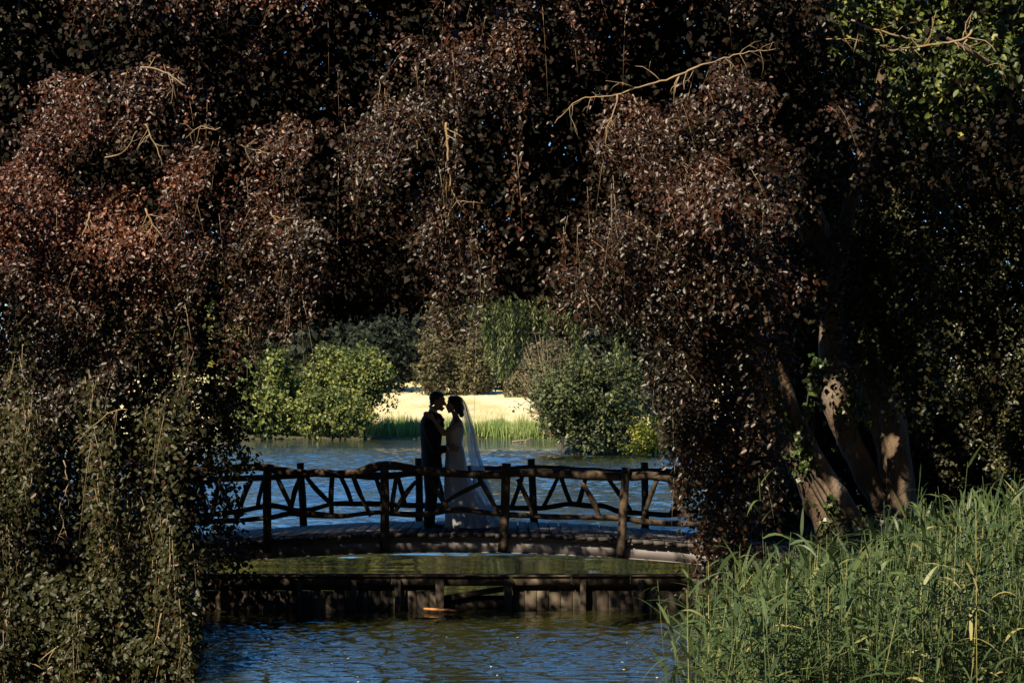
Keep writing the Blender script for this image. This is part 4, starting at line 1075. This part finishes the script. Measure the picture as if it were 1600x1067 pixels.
# ground cover on the near right bank and dead branch in the lake
g = G(); N = 16000
x_ = rng.uniform(2.0, 12, N); Y = rng.uniform(20, 33, N); z0 = ground_h(x_, Y)
k = z0 > 0; x_, Y, z0 = x_[k], Y[k], z0[k]; n = len(x_)
L_ = rng.uniform(.06, .13, n); P = np.stack([x_, Y, z0 + rng.uniform(0, .22, n)], 1)
leaf_geo(g, P, nrm(rdir(n) + [0, -.3, .2]), nrm(rdir(n) * .6 + [0, -.3, 1]), L_, L_ * .8, rng.random(n), shape='kite')
tag(g.obj('ground_cover', M['dark_green']), 'low leafy ground cover at the foot of the beech trunks', 'ground cover', kind='stuff')
g = G()
bare_branch(g, [at(800, 690, 140), at(812, 688, 140), at(826, 687, 140)], .06, .03, 77, 5, 1.2)
bare_branch(g, [at(820, 692, 140), at(823, 687, 140), at(826, 683, 140)], .05, .02, 78, 2, .8)
tag(g.obj('fallen_branch', M['twig']), 'small pale dead branch sticking out of the lake near the far shore', 'branch')
g = G(); N = 60
px = rng.uniform(400, 1060, N); Y = np.r_[rng.uniform(24.9, 33, 40), rng.uniform(17.8, 22, 20)]; z = np.r_[np.full(40, LAKE + .006), np.full(20, POOL + .006)]
P = np.stack([(px - 800) * Y / F, Y, z], 1); a = rng.uniform(0, 6.28, N); L_ = rng.uniform(.03, .06, N)
leaf_geo(g, P, np.stack([np.cos(a), np.sin(a), a * 0], 1), np.tile([0, 0, 1.0], (N, 1)) + rng.normal(0, .1, (N, 3)), L_, L_ * .6, rng.random(N), shape='kite')
tag(g.obj('floating_leaves', M['petal']), 'scattered small pale leaves floating on the water', 'leaves', kind='stuff')

# ------------------------------------------------------------------ the couple
PYD = 26.35
def W(px, py, dy=0.): 
    return np.array([(px - 800) * PYD / F, PYD + dy, H - (py - HOR) * PYD / F + .004])
S = PYD / F
def ball(g, c, r, seg=16, rot=0.):
    th = np.linspace(0, math.pi, seg // 2 + 1); ph = np.linspace(0, 2 * math.pi, seg, endpoint=False)
    T, Pp = np.meshgrid(th, ph, indexing='ij')
    V = np.stack([np.sin(T) * np.cos(Pp) * r[0], np.sin(T) * np.sin(Pp) * r[1], np.cos(T) * r[2]], -1).reshape(-1, 3)
    if rot:
        cr, sr = math.cos(rot), math.sin(rot)
        V = np.stack([V[:, 0] * cr + V[:, 2] * sr, V[:, 1], -V[:, 0] * sr + V[:, 2] * cr], 1)
    i = (np.arange(seg // 2)[:, None] * seg); j = np.arange(seg)[None]; j2 = (j + 1) % seg
    g.add(V + np.asarray(c), np.stack([i + j, i + seg + j, i + seg + j2, i + j2], -1).reshape(-1, 4))
def loft(g, rings, seg=28, flute=0, fl_from=1e9, seed=0, sub=6, closed=True):
    """rings: (py, x centre px, half width px, half depth m)"""
    rg = np.array(rings, float)
    t = np.arange(len(rg)); tt = np.linspace(0, len(rg) - 1, (len(rg) - 1) * sub + 1)
    rr = np.stack([np.interp(tt, t, rg[:, k]) for k in range(4)], 1)
    for _ in range(3): rr[1:-1] = (rr[:-2] + 2 * rr[1:-1] + rr[2:]) / 4
    an = np.linspace(0, 2 * math.pi, seg, endpoint=False)
    V = []
    for (py_, cx, hw, hd) in rr:
        k = 1 + flute * max(0, (py_ - fl_from) / 90.) * (np.sin(an * 9 + seed) * .6 + np.sin(an * 14 + 2 * seed + py_ * .02) * .4)
        c = W(cx, py_)
        V.append(np.stack([c[0] + hw * S * np.cos(an) * k, c[1] + hd * np.sin(an) * k, np.full(seg, c[2])], 1))
    n = len(rr); V = np.concatenate(V + [[W(rr[0][1], rr[0][0])], [W(rr[-1][1], rr[-1][0])]])
    i = np.arange(n - 1)[:, None] * seg; j = np.arange(seg)[None]; j2 = (j + 1) % seg
    g.add(V, np.stack([i + j, i + j2, i + seg + j2, i + seg + j], -1).reshape(-1, 4))
    off = g.n - len(V); jj = np.arange(seg)
    if closed:
        g.f3.append(np.stack([jj + off, np.full(seg, off + n * seg), (jj + 1) % seg + off], 1)); g.t3.append(np.zeros(seg))
        g.f3.append(np.stack([(n - 1) * seg + jj + off, (n - 1) * seg + (jj + 1) % seg + off, np.full(seg, off + n * seg + 1)], 1)); g.t3.append(np.zeros(seg))
def blend(g, name, m, parent, voxel=.008, it=4, fac=.5):
    """melt overlapping shapes into one continuous surface"""
    org = parent_world(parent)
    me = g.mesh(name + '_src', m, org)
    o = bpy.data.objects.new('tmp', me); col.objects.link(o)
    r = o.modifiers.new('r', 'REMESH'); r.mode = 'VOXEL'; r.voxel_size = voxel
    s = o.modifiers.new('s', 'SMOOTH'); s.iterations = it; s.factor = fac
    dg = bpy.context.evaluated_depsgraph_get(); dg.update()
    m2 = bpy.data.meshes.new_from_object(o.evaluated_get(dg)); m2.name = name
    bpy.data.objects.remove(o); bpy.data.meshes.remove(me)
    m2.materials.clear(); m2.materials.append(m)
    m2.polygons.foreach_set('use_smooth', np.ones(len(m2.polygons), bool))
    ob = bpy.data.objects.new(name, m2); col.objects.link(ob)
    if parent is not None: ob.parent = parent
    return ob
def hand(g, wrist, fdir, pnorm, thumb, curl=.5, size=.185):
    """palm, four bent fingers and a thumb leaving the palm's side"""
    f = np.array(fdir, float); f /= np.linalg.norm(f)
    nn = np.array(pnorm, float); nn -= f * (nn @ f); nn /= np.linalg.norm(nn)      # points away from the back of the hand
    s = np.cross(f, nn) * thumb
    w = np.array(wrist, float)
    for q in (-.028, -.010, .010, .028):
        add_tube(g, [w, w + f * .05 + s * q * .8, w + f * .088 + s * q], [.019, .017, .013], sides=8)
    for q, ln in zip((-.031, -.011, .011, .031), (.062, .078, .083, .074)):
        b = w + f * .088 + s * q
        d1 = f * math.cos(curl * .5) + nn * math.sin(curl * .5); d2 = f * math.cos(curl) + nn * math.sin(curl); d3 = f * math.cos(curl * 1.4) + nn * math.sin(curl * 1.4)
        p1 = b + d1 * ln * .45; p2 = p1 + d2 * ln * .32; p3 = p2 + d3 * ln * .23
        add_tube(g, [b - f * .01, p1, p2, p3], [.0095, .009, .0085, .0065], sides=8)
    b = w + f * .03 + s * .03
    add_tube(g, [b, b + f * .03 + s * .028 + nn * .008, b + f * .058 + s * .036 + nn * .018], [.013, .0105, .008], sides=8)

# groom -----------------------------------------------------------
groom = empty('person', W(674, 824), 'man in a dark suit leaning his forehead towards the bride on the bridge', 'person')
g = G()
loft(g, [(736, 675, 11, .15), (715, 674.5, 11.5, .15), (695, 674, 11.5, .145), (676, 672.5, 13, .18), (661, 671.5, 12, .19), (651, 673, 8.5, .12), (645, 675.5, 7, .068), (635, 678.5, 6.4, .062)])
ball(g, W(683, 623), (11.2 * S, .078, 11 * S), rot=.3)
ball(g, W(687.5, 629.5), (6.8 * S, .062, 8.5 * S), rot=.35)
ball(g, W(686, 637), (5.5 * S, .052, 4.6 * S))
ball(g, W(690.2, 641), (2.3 * S, .022, 2.0 * S))
ball(g, W(694.0, 623.5), (1.8 * S, .045, 1.6 * S))
add_tube(g, [W(694.0, 626), W(695.6, 629.5), W(696.9, 633.0)], [.008, .010, .013], sides=8)
ball(g, W(695.8, 633.8), (1.7 * S, .016, 1.0 * S)); ball(g, W(693.6, 637.3), (1.5 * S, .024, .85 * S)); ball(g, W(693.0, 639.0), (1.4 * S, .021, .8 * S))
for s_ in (-1, 1): ball(g, W(681.2, 629, s_ * .077), (2.0 * S, .011, 3.6 * S), rot=.2)
for s_ in (-1, 1):
    sh, el, wr = W(669, 663, s_ * .19), W(683, 703, s_ * .27), W(699.5, 700, s_ * .185)
    add_tube(g, [sh, (sh + el) / 2, el, (el + wr) / 2, wr], [.052, .046, .040, .036, .026], sides=12, step=.03)
    hand(g, wr, (1, -s_ * .05, -.08), (0, -s_, -.1), 1 if s_ < 0 else -1, .30)
    add_tube(g, [W(674, 734, s_ * .085), W(674.5, 776, s_ * .10), W(670, 812, s_ * .10)], [.085, .058, .042], sides=12, step=.05)
    ball(g, W(672, 820, s_ * .10), (.10, .04, .03))
blend(g, 'body', M['skin'], groom, .0085, 2)
g = G()
ball(g, W(681.6, 621.8), (11.6 * S, .083, 10.8 * S), rot=.3); ball(g, W(688.4, 617.6), (5.6 * S, .066, 4.6 * S), rot=.5); ball(g, W(674.8, 628.5), (3.6 * S, .062, 6.5 * S))
blend(g, 'hair', M['hair'], groom, .007, 3)
g = G()
loft(g, [(735, 675.5, 16.5, .205), (716, 674, 16, .195), (697, 673.5, 15.6, .188), (677, 673.7, 18, .215), (662, 671.8, 16, .225), (653, 671.6, 12.5, .19), (648.5, 673, 10.5, .135), (644, 675, 8.6, .09)])
for s_ in (-1, 1):
    sh, el, wr = W(668.5, 662, s_ * .19), W(683, 704.5, s_ * .275), W(697.5, 701, s_ * .20)
    add_tube(g, [sh, (sh + el) / 2 + [-.01, s_ * .01, 0], el, (el + wr) / 2, wr], [.080, .070, .060, .054, .046], sides=14, step=.03)
ball(g, W(688.5, 652, -.05), (3 * S, .035, 7 * S), rot=-.5); ball(g, W(688.5, 652, .05), (3 * S, .035, 7 * S), rot=-.5)
add_tube(g, [W(684, 714, -.21), W(679, 716, -.215), W(674, 716.5, -.21)], [.012, .013, .012], sides=6)
blend(g, 'jacket', M['suit'], groom, .009, 3)
g = G()
add_tube(g, [W(672.0, 634.6), W(672.5, 636, -.06), W(677.5, 641.5, -.078), W(683, 646.5, -.05), W(684.5, 648, 0), W(683, 646.5, .05), W(677.5, 641.5, .078), W(672.5, 636, .06), W(672.0, 634.6)], [.019], sides=8, step=.02)
ball(g, W(683.5, 653), (6.5 * S, .06, 8 * S), rot=-.3)
blend(g, 'shirt', M['shirt'], groom, .006, 1)
for s_ in (-1, 1):
    g = G(); add_tube(g, [W(697.0, 701, s_ * .20), W(700.6, 700, s_ * .186)], [.041, .037], sides=12)
    g.obj('cuff', M['shirt'], groom, smooth=True)
g = G()
add_tube(g, [W(688.5, 650), W(690.5, 657), W(691, 668)], [.018, .024, .03], sides=6, step=.03); g.obj('tie', M['suit'], groom, smooth=True)
g = G(); ball(g, W(675, 731), (15 * S, .185, 12 * S))
for s_ in (-1, 1):
    add_tube(g, [W(675, 734, s_ * .085), W(674.5, 755, s_ * .10), W(674.5, 776, s_ * .105), W(671.5, 800, s_ * .105), W(670.5, 818.5, s_ * .105)], [.112, .100, .080, .072, .076], sides=14, step=.04)
blend(g, 'trousers', M['trouser'], groom, .009, 3)
for s_ in (-1, 1):
    g = G()
    add_tube(g, [W(663.5, 820.5, s_ * .105), W(669, 819.8, s_ * .105), W(677, 820.8, s_ * .11), W(686, 822.2, s_ * .112), W(692, 822.4, s_ * .112)], [.026, .040, .038, .032, .016], sides=10, step=.02, flat=1.0)
    V = g.v[0]; V[:, 2] = np.maximum(V[:, 2], W(0, 823.7)[2])
    g.obj('shoe', M['leather'], groom, smooth=True)
g = G()
for q in range(9):
    a = q / 9 * 6.28; ball(g, W(692.5 + 1.3 * math.cos(a), 656 + 1.3 * math.sin(a), -.09), (.013, .012, .013), 8)
ball(g, W(693.6, 656, -.09), (.012, .012, .012), 8); add_tube(g, [W(692.5, 657, -.09), W(692, 662, -.088)], [.005, .003], sides=5)
g.obj('boutonniere', M['rose'], groom, smooth=True)

# bride ----------------------------------------------------------
bride = empty('person', W(712, 824), 'woman in a white strapless wedding gown and long veil embracing the groom on the bridge', 'person')
g = G()
loft(g, [(738, 711.5, 13, .16), (716, 711.5, 13.5, .165), (693, 710, 11, .112), (677, 710.5, 12.5, .13), (665, 713, 11.5, .155), (658, 713.5, 8.5, .14), (652.5, 712.5, 5.2, .055), (643, 710, 4.9, .05)])
ball(g, W(703, 672, -.06), (5.5 * S, .055, 5.5 * S)); ball(g, W(703, 672, .06), (5.5 * S, .055, 5.5 * S))
ball(g, W(710, 629), (9.8 * S, .072, 9.3 * S), rot=-.2)
ball(g, W(704.6, 633.5), (5.6 * S, .055, 8 * S), rot=-.15)
ball(g, W(705, 641), (4.6 * S, .046, 4 * S)); ball(g, W(701.3, 644.3), (1.9 * S, .019, 1.8 * S)); ball(g, W(700.6, 627), (1.6 * S, .04, 2.2 * S))
add_tube(g, [W(699.4, 630.5), W(698, 633.6), W(696.6, 636.2)], [.007, .008, .0105], sides=8)
ball(g, W(697.6, 637), (1.4 * S, .013, .9 * S)); ball(g, W(698.9, 639.6), (1.3 * S, .020, .7 * S)); ball(g, W(699.2, 641.1), (1.3 * S, .018, .7 * S))
for s_ in (-1, 1):
    sh, el, wr = W(714, 661.5, s_ * .155), W(694.5, 679.5, s_ * .285), W(679, 655, s_ * .285)
    add_tube(g, [sh, (sh + el) / 2, el, (el + wr) / 2, wr], [.044, .041, .035, .032, .022], sides=12, step=.03)
    hand(g, wr, (-.72, -s_ * -.12, .55), (-.4, -s_ * -1.0, -.4), 1 if s_ < 0 else -1, .45, .17)
    add_tube(g, [W(711, 738, s_ * .075), W(711, 778, s_ * .08), W(711, 815, s_ * .08)], [.08, .052, .038], sides=10, step=.06)
    ball(g, W(708, 820, s_ * .08), (.10, .035, .028))
blend(g, 'body', M['skin'], bride, .0085, 2)
g = G()
ball(g, W(712.0, 627.8), (11.6 * S, .082, 9.8 * S), rot=-.2); ball(g, W(705, 622.2), (5.6 * S, .062, 3.8 * S), rot=-.4)
ball(g, W(719, 638.5), (6.5 * S, .060, 9.5 * S), rot=.15); ball(g, W(715, 637), (6.2 * S, .070, 8 * S)); ball(g, W(721, 647.5), (4.2 * S, .045, 5.5 * S))
blend(g, 'hair', M['hair'], bride, .007, 3)
g = G(); loft(g, [(667.5, 712, 13.6, .150), (675, 711, 14.4, .152), (684, 710, 13.5, .138), (693, 709.7, 12.4, .126), (705, 711, 15, .16), (720, 712, 16.6, .185), (740, 713, 18.5, .20), (765, 718.5, 24.5, .25), (790, 726, 31, .34), (808, 733, 37.5, .43), (822.5, 738, 41, .50)],
     seg=96, flute=.10, fl_from=715, seed=2, closed=True)
g.obj('dress', M['satin'], bride, smooth=True)
rows = [(620.5, 717, 721, .05), (626, 719, 724.5, .08), (635, 722, 728.5, .10), (655, 725.5, 734, .13), (680, 729, 740.5, .16), (712, 733, 747.5, .20), (740, 738, 757.5, .25), (775, 744, 768.5, .32), (800, 749, 776, .37), (815, 752, 782, .40)]
rw = np.array(rows, float); t = np.arange(len(rw)); tt = np.linspace(0, len(rw) - 1, 60)
rr = np.stack([np.interp(tt, t, rw[:, k]) for k in range(4)], 1)
for _ in range(3): rr[1:-1] = (rr[:-2] + 2 * rr[1:-1] + rr[2:]) / 4
nu = 60; u = np.linspace(-1, 1, nu); V = []
for i, (py_, xl, xr, wd) in enumerate(rr):
    fold = (np.sin(u * 15 + .4) + .5 * np.sin(u * 27 + py_ * .01)) * min(1, i / 20) * .018
    X_ = (xl - 800 + (xr - xl) * np.cos(u * math.pi / 2)) * S
    V.append(np.stack([X_ + fold * np.cos(u * 1.5), PYD + wd * np.sin(u * math.pi / 2) + fold * .4, np.full(nu, W(0, py_)[2])], 1))
V = np.concatenate(V); i = (np.arange(59)[:, None] * nu + np.arange(nu - 1)[None]).ravel()
g = G().add(V, np.stack([i, i + 1, i + nu + 1, i + nu], 1)); g.obj('veil', M['veil'], bride, smooth=True)
g = G(); ball(g, W(723.2, 653.5, -.06), (.008, .008, .008), 10); g.obj('pearl_pin', M['pearl'], bride, smooth=True)
g = G()
for q in range(7): ball(g, W(717.5 + q * .5, 621.5 + q * 1.2, -.055 + .004 * q), (.006, .006, .006), 8)
g.obj('hair_comb', M['pearl'], bride, smooth=True)
